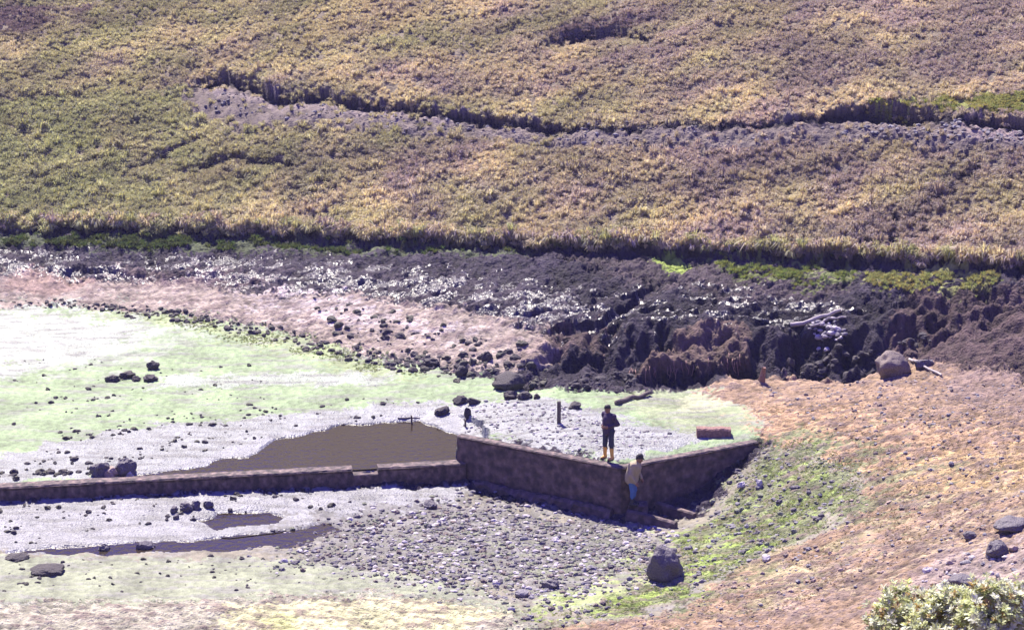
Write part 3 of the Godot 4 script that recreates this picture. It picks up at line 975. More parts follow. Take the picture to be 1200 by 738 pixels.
# what a single stone looks like, put before where it lies
func piece_label(label: String, m: Material, r: float, r0: float, r1: float) -> String:
	var tone: String = {"dark_clod": "", "mossy_clod": "greenish ", "grey_stone": "grey ", "dark_stone": "dark ", "pale_stone": "pale ", "tan_stone": "tan ", "earthy_stone": "brownish ", "mossy_stone": "mossy "}.get(m.resource_name, "")
	var t := (r - r0) / (r1 - r0)
	return tone + label if t < 0.5 or label.begins_with("small") or label.begins_with("large") else "big " + tone + label

func stone_at(q: Vector2, r: float) -> Transform3D:
	var b := Basis(Vector3.UP, rng.randf() * TAU) * Basis(Vector3.RIGHT, rng.randf_range(-0.3, 0.3))
	b = b.scaled(Vector3(r * rng.randf_range(0.85, 1.3), r * rng.randf_range(0.8, 1.15), r))
	return Transform3D(b, Vector3(q.x, height(q.x, q.y) + r * 0.08, -q.y))

# one boulder: photo column, photo row of its foot, width and height in photo pixels
func boulder(px: float, py: float, wpx: float, hpx: float, m: Material, label: String, turn := 0.0, group := "") -> void:
	var p := hit(px, py)
	var y := height(p.x, p.y)
	var s := FOCAL / Vector3(p.x, EYE - y, p.y).length()
	var r := wpx / s * 0.5
	var o := part(self, "boulder", stone_mesh(int(px * 7 + py), 3 if wpx > 24 else 2, 0.32 if wpx > 24 else 0.5, 1.0, wpx > 30, 0.7 if wpx > 24 else 0.5), m)
	o.transform = Transform3D(Basis(Vector3.UP, turn).scaled(Vector3(r, hpx / s * 0.62, r)), Vector3(p.x, y + hpx / s * 0.3, -p.y - r * 0.5))
	tag(o, label, "rock", group)

func make_stones() -> void:
	stone_set("clod", 8, 1, 0.7, 0.7, false)
	stone_set("cobble", 10, 1, 0.5, 0.62, false)
	stone_set("chip", 6, 0, 0.5, 0.6, false)
	MAT.rock_earthy = textured_mat("earthy_stone", lin(0.07, 0.05, 0.045), lin(0.16, 0.125, 0.105), lin(0.28, 0.23, 0.19), 0.03, 1.1, 0.9, 2.0, 48)
	MAT.clod = textured_mat("dark_clod", lin(0.02, 0.016, 0.02), lin(0.05, 0.04, 0.042), lin(0.09, 0.075, 0.07), 0.03, 1.3, 0.85, 3.0, 41)
	MAT.clod2 = textured_mat("mossy_clod", lin(0.03, 0.03, 0.02), lin(0.07, 0.065, 0.045), lin(0.12, 0.11, 0.07), 0.03, 1.3, 0.85, 3.0, 42)
	MAT.rock_grey = textured_mat("grey_stone", lin(0.1, 0.09, 0.1), lin(0.19, 0.175, 0.18), lin(0.3, 0.28, 0.28), 0.03, 1.1, 0.8, 3.0, 43)
	MAT.rock_dark = textured_mat("dark_stone", lin(0.05, 0.045, 0.055), lin(0.1, 0.085, 0.095), lin(0.17, 0.15, 0.155), 0.03, 1.1, 0.75, 3.0, 44)
	MAT.rock_pale = textured_mat("pale_stone", lin(0.28, 0.25, 0.24), lin(0.42, 0.38, 0.37), lin(0.55, 0.51, 0.5), 0.03, 1.1, 0.85, 2.0, 45)
	MAT.rock_tan = textured_mat("tan_stone", lin(0.2, 0.14, 0.11), lin(0.32, 0.24, 0.19), lin(0.42, 0.33, 0.27), 0.03, 1.1, 0.9, 2.0, 46)
	MAT.rock_mossy = textured_mat("mossy_stone", lin(0.1, 0.11, 0.05), lin(0.2, 0.21, 0.13), lin(0.3, 0.29, 0.22), 0.03, 1.1, 0.9, 2.0, 47)
	var dark := [MAT.clod, MAT.clod2]
	strew([100, 356, 200, 364, 330, 386, 450, 415, 520, 436, 480, 440, 430, 428, 330, 402, 200, 376, 120, 366], 190, 0.06, 0.15, 1.6, "earth_clod", "dark earth clod in the bright green margin between dry silt and lake bed", "clod", "clods along the green lake margin", "clod", dark, 110)
	strew([0, 352, 90, 351, 200, 362, 190, 368, 60, 360, 0, 360], 50, 0.05, 0.12, 1.6, "earth_clod", "dark earth clod at the edge of the glaring white wet flat", "clod", "clods along the white flat", "clod", dark, 24)
	strew([360, 352, 440, 358, 560, 392, 640, 405, 650, 440, 560, 445, 470, 430, 400, 395], 130, 0.05, 0.2, 2.0, "earth_clod", "dark clod of peat fallen on the dry pinkish silt", "clod", "peat clods on the dry silt", "clod", dark, 60)
	strew([470, 415, 560, 420, 650, 440, 640, 452, 540, 448, 480, 435], 70, 0.06, 0.19, 1.8, "peat_lump", "dark lump of peat at the foot of the gully", "clod", "peat lumps at the gully foot", "clod", dark)
	strew([0, 420, 120, 420, 330, 430, 330, 470, 200, 500, 0, 500], 80, 0.035, 0.11, 2.2, "earth_clod", "small dark clod lying on the pale green algae flat", "clod", "clods on the algae flat", "clod", dark, 36, 0.4)
	strew([80, 500, 260, 478, 420, 468, 500, 462, 500, 485, 330, 505, 240, 530, 110, 545, 20, 545], 150, 0.035, 0.12, 2.0, "earth_clod", "small dark clod on the grey silt between algae flat and pool", "clod", "clods on the silt by the pool", "clod", dark, 50, 0.3)
	strew([0, 552, 100, 548, 110, 556, 0, 562], 26, 0.07, 0.16, 1.4, "earth_clod", "dark clod lined up just behind the weir", "clod", "clods behind the weir", "clod", dark)
	strew([0, 585, 200, 578, 400, 572, 420, 600, 300, 598, 180, 615, 0, 640], 90, 0.035, 0.12, 2.4, "earth_clod", "small dark clod on the white wet mud below the weir", "clod", "clods below the weir", "clod", dark, 30, 0.35)
	strew([0, 655, 300, 652, 420, 668, 300, 690, 0, 690], 70, 0.03, 0.09, 2.0, "earth_clod", "small dark clod on the damp green flat below the stream", "clod", "clods on the damp green flat", "clod", dark, 16)
	var grey := [MAT.rock_grey, MAT.rock_dark, MAT.rock_pale, MAT.rock_mossy, MAT.rock_earthy, MAT.rock_dark]
	strew([330, 640, 400, 612, 480, 596, 560, 584, 640, 604, 728, 616, 790, 620, 760, 660, 700, 692, 560, 695, 430, 668, 340, 655], 5600, 0.018, 0.105, 2.8, "rubble_stone", "rubble stone in the stony bed below the spillway wall", "stone", "rubble below the spillway wall", "cobble", grey, 300, 0.0, 0.6)
	strew([560, 680, 760, 680, 700, 735, 600, 738], 160, 0.03, 0.1, 2.0, "rubble_stone", "small stone strewn over bright green moss at the rubble's edge", "stone", "stones on the moss", "cobble", grey, 80)
	strew([540, 475, 640, 470, 730, 500, 800, 510, 728, 538, 620, 518, 550, 503], 700, 0.02, 0.07, 1.8, "bed_stone", "small stone on the silt behind the spillway wall", "stone", "stones behind the spillway wall", "cobble", [MAT.rock_grey, MAT.rock_dark, MAT.rock_pale], 150)
	strew([830, 590, 890, 525, 980, 530, 1010, 570, 900, 650, 780, 700, 740, 670, 820, 620], 700, 0.025, 0.11, 2.4, "slope_stone", "stone half sunk in the mossy slope beside the spillway wall", "stone", "stones in the mossy slope", "cobble", [MAT.rock_grey, MAT.rock_mossy, MAT.rock_dark], 110)
	strew([890, 450, 1060, 440, 1220, 450, 1230, 600, 1000, 690, 900, 735, 700, 738, 900, 660, 1010, 570], 1600, 0.02, 0.085, 2.4, "slope_stone", "small stone on the dry tan earth slope", "stone", "stones on the tan slope", "cobble", [MAT.rock_tan, MAT.rock_earthy, MAT.rock_grey], 180)
	strew([1080, 670, 1150, 640, 1230, 640, 1230, 700, 1060, 700], 110, 0.04, 0.15, 2.2, "patch_stone", "stone in the stony patch above the leafy shrub", "stone", "pale stones above the shrub", "cobble", [MAT.rock_grey, MAT.rock_tan, MAT.rock_pale], 300)
	strew([225, 102, 310, 116, 400, 124, 520, 140, 650, 154, 900, 156, 930, 165, 700, 168, 420, 150, 240, 132], 480, 0.03, 0.12, 2.6, "scree_stone", "stone in the scree below the long cut across the hill", "stone", "scree below the long cut", "cobble", [MAT.rock_grey, MAT.rock_dark, MAT.rock_earthy], 200)
	strew([950, 148, 1090, 146, 1230, 152, 1230, 176, 1060, 165], 300, 0.03, 0.15, 2.2, "scree_stone", "stone in the scree below the short cut by the green strip", "stone", "scree below the short cut", "cobble", [MAT.rock_grey, MAT.rock_dark, MAT.rock_earthy], 120)
	strew([650, 446, 740, 440, 760, 452, 690, 460, 650, 456], 40, 0.06, 0.2, 1.8, "peat_lump", "dark lump of peat fallen at the foot of the cut face", "clod", "peat lumps under the cut face", "clod", [MAT.clod])
	strew([880, 436, 960, 425, 1040, 415, 1080, 390, 1090, 400, 1040, 425, 950, 438, 890, 444], 60, 0.06, 0.2, 1.8, "peat_lump", "dark lump of peat under the dark bank by the tan slope", "clod", "peat lumps by the tan slope", "clod", [MAT.clod])
	# boulders one by one
	boulder(779, 680, 40, 40, MAT.rock_dark, "large rounded grey boulder standing alone on the green moss")
	boulder(1047, 441, 44, 28, MAT.rock_earthy, "large tan boulder with a stick beside it under the dark bank", 0.6)
	boulder(1083, 432, 22, 12, MAT.rock_dark, "low dark rock beside the tan boulder with the stick")
	boulder(178, 433, 15, 10, MAT.clod, "dark round boulder alone on the pale green flat")
	boulder(131, 447, 16, 7, MAT.clod, "flat dark rock, first in the row on the algae flat", 0.0, "row of dark rocks on the algae flat")
	boulder(148, 443, 18, 9, MAT.clod, "humped dark rock in the row on the algae flat", 0.4, "row of dark rocks on the algae flat")
	boulder(158, 447, 12, 6, MAT.clod, "smallest dark rock in the row on the algae flat", 0.9, "row of dark rocks on the algae flat")
	boulder(174, 447, 18, 7, MAT.clod, "long dark rock, last in the row on the algae flat", 0.2, "row of dark rocks on the algae flat")
	boulder(116, 558, 22, 18, MAT.rock_dark, "dark rock leaning in the pile at the pool's tip behind the weir", 0.3, "rock pile behind the weir")
	boulder(129, 559, 16, 14, MAT.rock_tan, "tan rock in the middle of the pile behind the weir", 0.5, "rock pile behind the weir")
	boulder(146, 558, 26, 20, MAT.rock_dark, "largest dark rock of the pile behind the weir", 0.9, "rock pile behind the weir")
	boulder(150, 560, 12, 9, MAT.rock_pale, "pale small rock of the pile behind the weir", 0.1, "rock pile behind the weir")
	boulder(597, 456, 38, 18, MAT.clod, "broad dark peat boulder at the mouth of the gully", 0.2)
	boulder(541, 441, 17, 12, MAT.clod, "dark boulder beside the broad peat boulder on dry silt", 0.8)
	boulder(505, 428, 18, 9, MAT.clod, "low dark boulder higher up the dry silt", 0.2)
	boulder(570, 424, 14, 12, MAT.clod, "dark boulder on the pinkish silt below the bank", 0.5)
	boulder(518, 486, 18, 11, MAT.clod, "dark rock by the pool on white silt, left of the pair", 0.3)
	boulder(539, 474, 18, 10, MAT.clod, "dark rock of the pair on the white silt", 0.1, "pair of dark rocks on the silt")
	boulder(555, 474, 16, 9, MAT.clod, "smaller dark rock of the pair on the white silt", 0.6, "pair of dark rocks on the silt")
	boulder(549, 490, 9, 14, MAT.clod, "narrow upright dark rock by the pool's far corner", 0.2)
	boulder(597, 468, 20, 9, MAT.clod, "flat dark rock in the row before the gully mouth", 0.2, "row of rocks before the gully")
	boulder(614, 468, 20, 9, MAT.clod, "humped dark rock in the row before the gully mouth", 0.7, "row of rocks before the gully")
	boulder(629, 467, 9, 7, MAT.clod, "smallest rock in the row before the gully mouth", 0.7, "row of rocks before the gully")
	boulder(674, 479, 16, 8, MAT.clod, "dark rock just behind the wooden post", 0.1)
	for e in [[203, 601, 12, 8], [217, 599, 16, 11], [229, 597, 14, 10], [244, 595, 12, 10], [206, 608, 9, 6]]:
		boulder(e[0], e[1], e[2], e[3], MAT.rock_dark, "dark rock in the small heap on the white mud below the weir", e[0] * 0.1, "heap of rocks below the weir")
	boulder(1170, 652, 26, 18, MAT.rock_dark, "round dark rock among the pale stones on the slope", 0.2)
	boulder(1131, 688, 36, 12, MAT.rock_dark, "long low dark rock just above the leafy shrub", 0.1)
	boulder(1188, 622, 40, 13, MAT.rock_dark, "long dark rock at the top of the stony patch", 0.3)
	boulder(1138, 632, 16, 10, MAT.rock_dark, "small dark rock at the top of the stony patch", 0.5)
	boulder(169, 645, 20, 11, MAT.rock_dark, "dark hump of rock standing in the thin stream", 0.5)
	boulder(121, 647, 13, 9, MAT.rock_dark, "small dark rock at the edge of the thin stream", 0.2)
	boulder(18, 657, 26, 6, MAT.clod, "flat dark clod on the near side of the stream", 0.2)
	boulder(56, 674, 40, 9, MAT.clod, "long flat dark clod on the damp green flat", 0.1)
	boulder(505, 596, 18, 11, MAT.rock_dark, "dark rock on wet mud where the rubble begins", 0.4)
	boulder(645, 690, 20, 10, MAT.rock_dark, "dark rock on the moss below the rubble", 0.4)
	boulder(612, 700, 16, 9, MAT.rock_grey, "grey rock at the edge of the yellow silt", 0.1)
	boulder(870, 572, 11, 7, MAT.rock_pale, "pale stone on the moss beside the right wing wall", 0.1)
	boulder(890, 570, 10, 9, MAT.rock_pale, "small white stone farther up the moss from the wing wall", 0.7)
	boulder(898, 657, 12, 7, MAT.rock_pale, "pale stone low on the mossy slope", 0.3)

# ------------------------------------------------------------------ grass
# a tuft of bent blades; every blade has one tone of its own
func tuft(seed_: int, blades: int, tall: float, spread: float, wid: float, droop: float) -> ArrayMesh:
	var r := RandomNumberGenerator.new()
	r.seed = seed_
	var V := PackedVector3Array()
	var N := PackedVector3Array()
	var K := PackedColorArray()
	for i in blades:
		var a := r.randf() * TAU
		var out := Vector3(cos(a), 0, sin(a))
		var side := Vector3(-sin(a), 0, cos(a)).rotated(Vector3.UP, r.randf_range(-0.8, 0.8))
		var root := out * r.randf() * spread * 0.35
		var h := tall * r.randf_range(0.55, 1.0)
		var s := spread * r.randf_range(0.25, 1.0)
		var mid := root + out * s * 0.5 + Vector3(0, h, 0)
		var tip := root + out * s * 1.15 + Vector3(0, h * (1.0 - droop), 0)
		var w := wid * r.randf_range(0.6, 1.2)
		var t := r.randf_range(0.75, 1.15)
		var k := Color(t * r.randf_range(0.95, 1.1), t, t * r.randf_range(0.8, 1.1))
		var n0 := side.cross(mid - root).normalized()
		var n1_ := side.cross(tip - mid).normalized()
		if n0.y < 0.0: n0 = -n0
		if n1_.y < 0.0: n1_ = -n1_
		var p := [root - side * w * 0.5, root + side * w * 0.5, mid + side * w * 0.45, mid - side * w * 0.45]
		for f in [[p[0], p[1], p[2], n0], [p[0], p[2], p[3], n0], [p[3], p[2], tip, n1_]]:
			var turned: bool = (f[2] - f[0]).cross(f[1] - f[0]).dot(f[3]) < 0.0
			for j in ([0, 2, 1] if turned else [0, 1, 2]):
				V.append(f[j])
				N.append(f[3])
				K.append(k)
	var arr := []
	arr.resize(Mesh.ARRAY_MAX)
	arr[Mesh.ARRAY_VERTEX] = V
	arr[Mesh.ARRAY_NORMAL] = N
	arr[Mesh.ARRAY_COLOR] = K
	var m := ArrayMesh.new()
	m.add_surface_from_arrays(Mesh.PRIMITIVE_TRIANGLES, arr)
	return m

func grass_mat(called: String, c: Color) -> StandardMaterial3D:
	var m := plain_mat(called, c, 0.8, 0.3)
	m.vertex_color_use_as_albedo = true
	m.backlight_enabled = true
	m.backlight = Color(0.96, 0.94, 0.84)
	m.cull_mode = BaseMaterial3D.CULL_DISABLED
	return m

func spread_of(called: String, label: String, category: String, mesh: Mesh, m: Material, at: Array, tint: Array) -> void:
	var mm := MultiMesh.new()
	mm.transform_format = MultiMesh.TRANSFORM_3D
	mm.use_colors = true
	mm.mesh = mesh
	mm.instance_count = at.size()
	for i in at.size():
		mm.set_instance_transform(i, at[i])
		mm.set_instance_color(i, tint[i])
	var mi := MultiMeshInstance3D.new()
	mi.name = numbered(called)
	mi.multimesh = mm
	mi.material_override = m
	add_child(mi)
	tag(mi, label, category, "", "stuff")

const G_STRAW := Color(0.67, 0.595, 0.41)
const G_OLIVE := Color(0.52, 0.51, 0.29)
const G_MAUVE := Color(0.50, 0.42, 0.38)
const G_GREEN := Color(0.45, 0.47, 0.25)

func hill_tint(x: float, d: float) -> Color:
	var a := n4.get_noise_2d(x * 3.0, d * 4.0)
	var b := n2.get_noise_2d(x * 0.9, d * 0.9)
	var c := mix3(G_STRAW, G_MAUVE, 0.4 + 0.02 * x + a * 1.6 + b * 0.5)
	c = mix3(c, G_OLIVE, 0.25 - 0.02 * x + n4.get_noise_2d(x * 3.0 + 70.0, d * 3.0) * 0.9)
	if x < -6.0 and d < 106.0: c = mix3(c, G_GREEN, (-6.0 - x) * 0.06 + b * 0.5)
	c = mix3(c, Color(0.27, 0.21, 0.22), 1.4 * blot(x, d, purple[0], 2.6, 1.6))
	c = mix3(c, Color(0.27, 0.21, 0.22), 1.4 * blot(x, d, purple[1], 5.0, 2.5))
	c = mix3(c, Color(0.72, 0.64, 0.4), 0.8 * blot(x, d, purple[2], 3.5, 3.0))
	return c

var purple := []
func blot(x: float, d: float, at: Vector2, rx: float, rd: float) -> float:
	var e := Vector2((x - at.x) / rx, (d - at.y) / rd).length() + 0.7 * n2.get_noise_2d(x * 1.3, d * 1.3)
	return clampf(1.2 - e, 0.0, 0.8)

func make_grass() -> void:
	purple = [hit(705, 45), hit(-10, 22), hit(420, 25)]
	MAT.grass = grass_mat("tussock_blades", Color.WHITE)
	var kinds := [tuft(1, 40, 0.34, 0.28, 0.035, 0.25), tuft(2, 36, 0.28, 0.34, 0.038, 0.4), tuft(3, 36, 0.40, 0.22, 0.032, 0.1), tuft(4, 34, 0.22, 0.30, 0.04, 0.3)]
	var say := ["dense straw tussock grass covering the hillside", "drooping tussock grass between the upright tufts on the hillside", "tall upright tussock grass scattered over the hillside", "short tussock grass filling the gaps on the hillside"]
	# the turf's lip: single tussocks overhanging the mud bank
	var lip := []
	var lips := [-10, 265, 100, 267, 250, 269, 400, 276, 520, 281, 620, 284, 700, 288, 800, 293, 900, 297, 1000, 301, 1100, 306, 1210, 311]
	for k in range(0, lips.size() - 2, 2):
		var n := int((lips[k + 2] - lips[k]) / 4.4)
		for i in n:
			var t := (i + rng.randf()) / n
			lip.append(hit(lerpf(lips[k], lips[k + 2], t), lerpf(lips[k + 1], lips[k + 3], t) - 2.0 + rng.randfn() * 2.0) + Vector2(0, 0.12))
	var mats := []
	for c in [G_STRAW, G_OLIVE, G_MAUVE, G_GREEN, G_STRAW.lerp(G_OLIVE, 0.5), G_STRAW.lerp(G_MAUVE, 0.5)]:
		mats.append(grass_mat("tussock_tone", c.linear_to_srgb()))
	var tones := ["straw yellow ", "olive ", "mauve brown ", "green ", "yellow olive ", "dull straw "]
	var shapes := ["dense ", "drooping ", "upright "]
	for q in lip:
		var ki := rng.randi() % 3
		var mi := rng.randi() % mats.size()
		var o := part(self, "grass_tussock", kinds[ki], mats[mi])
		var s := rng.randf_range(0.8, 1.7)
		o.transform = Transform3D(Basis(Vector3.RIGHT, rng.randf_range(0.1, 0.5)) * Basis(Vector3.UP, rng.randf() * TAU).scaled(Vector3(s, s, s)), Vector3(q.x, height(q.x, q.y) - 0.03, -q.y))
		tag(o, tones[mi] + shapes[ki] + "grass tussock on the turf's lip overhanging the mud bank", "grass", "tussocks along the turf's lip")
	var at := [[], [], [], []]
	var tint := [[], [], [], []]
	for i in 120000:
		var d := sqrt(rng.randf_range(78.0 * 78.0, 123.0 * 123.0))
		var x := rng.randf_range(-0.26, 0.26) * wide(d)
		var v := near_vertex(x, d)
		if zone[v] != 4: continue
		if bare[v] == 2 or bare[v] and rng.randf() > 0.035: continue
		if n2.get_noise_2d(x * 2.5 + 11.0, d * 2.5) < -0.5: continue
		var k := rng.randi() % 4
		var s := rng.randf_range(0.5, 0.95) * (1.0 + 0.35 * n2.get_noise_2d(x * 1.2, d * 1.2 + 60.0)) * lerpf(1.05, 0.72, clampf((height(x, d) - 2.5) / 5.0, 0.0, 1.0))
		if rng.randf() < 0.05: s *= 1.55
		var b := Basis(Vector3.RIGHT, rng.randf_range(0.0, 0.4)) * Basis(Vector3.UP, rng.randf() * TAU)
		at[k].append(Transform3D(b.scaled_local(Vector3(s, s * rng.randf_range(0.8, 1.15), s)), Vector3(x, height(x, d) - 0.03, -d)))
		var c := hill_tint(x, d)
		var f := rng.randf_range(0.85, 1.12) * (1.0 + 0.4 * n4.get_noise_2d(x * 2.2 + 200.0, d * 3.2))
		tint[k].append(Color(c.r * f, c.g * f, c.b * f))
	for k in 4:
		spread_of("tussock_grass", say[k], "grass", kinds[k], MAT.grass, at[k], tint[k])
	# short green blades: the strip above the right cut, moss patches under the turf, the mossy slope
	var short := [tuft(11, 16, 0.13, 0.12, 0.022, 0.4), tuft(12, 14, 0.10, 0.15, 0.025, 0.5)]
	green(short[0], [1010, 122, 1060, 117, 1150, 112, 1240, 108, 1240, 134, 1130, 130, 1085, 120], 2600, Color(0.35, 0.37, 0.12), "green_turf", "short yellow-green turf above the right cut on the hill", 1.0)
	green(short[0], [820, 305, 1000, 312, 1000, 335, 940, 336, 860, 325], 800, Color(0.24, 0.30, 0.09), "bank_grass", "green grass on the mud bank below the turf's lip", 1.0)
	green(short[0], [1018, 320, 1060, 312, 1178, 322, 1165, 338, 1060, 338, 1020, 335], 900, Color(0.36, 0.37, 0.14), "bank_grass", "yellow-green grass on the mud bank at its right end", 1.0)
	green(short[0], [-50, 269, 250, 273, 620, 288, 900, 302, 1000, 308, 1000, 316, 620, 299, 300, 289, -50, 284], 2600, Color(0.10, 0.14, 0.05), "lip_grass", "dark green grass at the foot of the turf's lip", 1.3)  # darker green blades along the foot of the lip
	green(short[1], [890, 520, 960, 515, 1010, 550, 1000, 600, 900, 650, 800, 700, 700, 725, 640, 720, 760, 690, 780, 650, 850, 600], 8000, Color(0.32, 0.38, 0.14), "moss_grass", "low green growth on the slope beside the spillway", 0.32)
	green(short[1], [100, 362, 200, 368, 330, 390, 440, 420, 500, 440, 430, 436, 330, 410, 200, 380], 2000, Color(0.30, 0.35, 0.14), "margin_grass", "low yellow-green growth along the lake margin", 0.4)
	green(short[1], [880, 470, 1220, 470, 1220, 600, 1000, 680, 860, 738, 760, 738, 930, 640, 1030, 570], 7000, Color(0.40, 0.33, 0.2), "dry_grass", "sparse dry tan grass on the earth slope", 0.32)

func green(mesh: Mesh, pts: Array, count: int, c: Color, called: String, label: String, size: float) -> void:
	var P := poly(pts)
	var at := []
	var tint := []
	for i in count:
		var q := pick_in(P) + Vector2(rng.randfn(), rng.randfn()) * 0.12
		if n2.get_noise_2d(q.x * 1.6, q.y * 1.6 + 7.0) < rng.randf_range(-0.45, 0.45): continue
		if soil_shade[near_vertex(q.x, q.y)]: continue
		var s := size * rng.randf_range(0.6, 1.3)
		at.append(Transform3D(Basis(Vector3.UP, rng.randf() * TAU).scaled(Vector3(s, s, s)), Vector3(q.x, height(q.x, q.y) - 0.01, -q.y)))
		var f := rng.randf_range(0.7, 1.25)
		tint.append(Color(c.r * f * rng.randf_range(0.85, 1.15), c.g * f, c.b * f))
	spread_of(called, label, "grass", mesh, MAT.grass, at, tint)

# ------------------------------------------------------------------ small things
# a crooked round stick through the given points
func stick_mesh(pts: Array, r0: float, r1: float, sides := 7, seed_ := 1) -> ArrayMesh:
	var st := SurfaceTool.new()
	st.begin(Mesh.PRIMITIVE_TRIANGLES)
	var rings := []
	var r := RandomNumberGenerator.new()
	r.seed = seed_
	for i in pts.size():
		var dir: Vector3 = (pts[mini(i + 1, pts.size() - 1)] - pts[maxi(i - 1, 0)]).normalized()
		var u := dir.cross(Vector3(0.31, 0.9, 0.2)).normalized()
		var v := dir.cross(u)
		var ring := []
		var rad := lerpf(r0, r1, float(i) / (pts.size() - 1))
		for k in sides:
			var a := TAU * k / sides
			ring.append(pts[i] + (u * cos(a) + v * sin(a)) * rad * r.randf_range(0.88, 1.1))
		rings.append(ring)
	for i in rings.size() - 1:
		for k in sides:
			quad(st, rings[i][k], rings[i][(k + 1) % sides], rings[i + 1][(k + 1) % sides], rings[i + 1][k])
	for e in [0, rings.size() - 1]:
		for k in range(1, sides - 1):
			st.add_vertex(rings[e][0])
			st.add_vertex(rings[e][k])
			st.add_vertex(rings[e][k + 1])
	st.generate_normals()
	return st.commit()

func lying(called: String, label: String, category: String, px0: float, py0: float, px1: float, py1: float, r0: float, r1: float, m: Material, lift := 0.0, group := "") -> void:
	var a := hit3(px0, py0)
	var b := hit3(px1, py1)
	var pts := []
	for i in 9:
		var t := i / 8.0
		var p := a.lerp(b, t)
		p.y = maxf(p.y, height(p.x, -p.z) + r0 * 0.4) + lift + n1.get_noise_2d(t * 9.0, px0) * r0 * 0.8
		p.z += n1.get_noise_2d(t * 7.0, px0 + 9.0) * r0
		pts.append(p - a)
	var o := part(self, called, stick_mesh(pts, r0, r1, 7, int(px0)), m, a)
	tag(o, label, category, group)

func make_small_things() -> void:
	MAT.wood = textured_mat("weathered_wood", lin(0.06, 0.045, 0.04), lin(0.13, 0.1, 0.085), lin(0.2, 0.16, 0.14), 0.03, 1.5, 0.9, 3.0, 61)
	MAT.wood_pale = textured_mat("bleached_wood", lin(0.22, 0.19, 0.18), lin(0.36, 0.32, 0.3), lin(0.48, 0.43, 0.4), 0.03, 1.5, 0.9, 3.0, 62)
	MAT.brick = textured_mat("reddish_block", lin(0.12, 0.06, 0.05), lin(0.22, 0.12, 0.1), lin(0.32, 0.2, 0.16), 0.02, 0.9, 0.9, 3.0, 63)
	# post behind the spillway wall
	var p := hit3(655, 497)
	var po := base("wooden_post", p)
	tag(po, "short square wooden post standing on the silt behind the spillway wall", "post")
	part(po, "shaft", wall_mesh(PackedVector2Array([Vector2(-0.06, -0.06), Vector2(0.06, -0.06)]), 0.12, 0.76, PackedFloat32Array([-0.3, -0.3]), 0.006, 0.04), MAT.wood)
	# fallen block of masonry
	var q := hit3(837, 513)
	var bl := base("masonry_block", q, -0.03)
	tag(bl, "long reddish masonry block lying on the green silt by the right wing", "block")
	part(bl, "slab", wall_mesh(PackedVector2Array([Vector2(-0.53, 0.0), Vector2(0.53, 0.02)]), 0.36, 0.27, PackedFloat32Array([-0.25, -0.25]), 0.02, 0.1), MAT.brick)
	# stakes in the pool
	for e in [[482, 496, 10, "thin upright stake in the far edge of the pool"], [545, 500, 9, "short stake on the silt beside the pool's far corner"]]:
		var a := at3(e[0], e[1], -0.1) if e[0] < 500 else hit3(e[0], e[1])
		var o := part(self, "stake", stick_mesh([Vector3(0, -0.4, 0), Vector3(0.01, 0.1, 0), Vector3(0.0, e[2] / 37.0, 0.01)], 0.035, 0.03, 6, e[0]), MAT.wood, a)
		tag(o, e[3], "stake")
	lying("driftwood_stick", "dark stick lying along the far edge of the pool", "stick", 466, 491, 492, 490, 0.03, 0.02, MAT.wood)
	lying("log", "dark log lying on the silt below the slumped peat block", "log", 722, 474, 762, 463, 0.09, 0.07, MAT.wood, 0.04)
	lying("log", "bleached log lying aslant on the dark mud bank", "log", 927, 383, 986, 366, 0.09, 0.06, MAT.wood_pale, 0.05)
	lying("driftwood_stick", "bleached stick lying on the bank next to the bleached log", "stick", 950, 384, 992, 373, 0.045, 0.03, MAT.wood_pale, 0.04)
	lying("driftwood_stick", "bleached stick sloping down from the tan boulder", "stick", 1066, 424, 1104, 442, 0.05, 0.03, MAT.wood_pale, 0.05)
	strew([945, 379, 975, 379, 990, 396, 970, 399], 60, 0.05, 0.16, 1.6, "pale_rock", "pale rock in the heap below the bleached log", "stone", "heap of pale rocks on the mud bank", "cobble", [MAT.rock_pale, MAT.rock_grey], 300)
	var s := hit3(893, 447)
	var o := part(self, "tree_stump", stick_mesh([Vector3(0, -0.2, 0), Vector3(0.02, 0.2, 0), Vector3(0.06, 0.5, 0.02)], 0.12, 0.07, 7, 5), MAT.brick, s)
	tag(o, "thin reddish stump standing at the foot of the dark bank", "stump")
	make_roots()
	make_shrubs()

# roots that hang from the cut peat
func make_roots() -> void:
	for i in 26:
		var px := rng.randf_range(735, 870)
		var q := hit3(px, lerpf(430, 412, (px - 735) / 135.0) + rng.randf_range(4, 16))
		var l := rng.randf_range(0.25, 0.7)
		var o := part(self, "hanging_root", stick_mesh([Vector3(0, 0.12, -0.08), Vector3(rng.randfn() * 0.02, 0.02, 0.05), Vector3(rng.randfn() * 0.05, -l * 0.5, 0.09), Vector3(rng.randfn() * 0.08, -l, 0.1)], 0.018, 0.008, 4, i), MAT.brick, q)
		tag(o, "thin reddish root hanging down the face of the slumped peat block", "root", "roots on the slumped block")

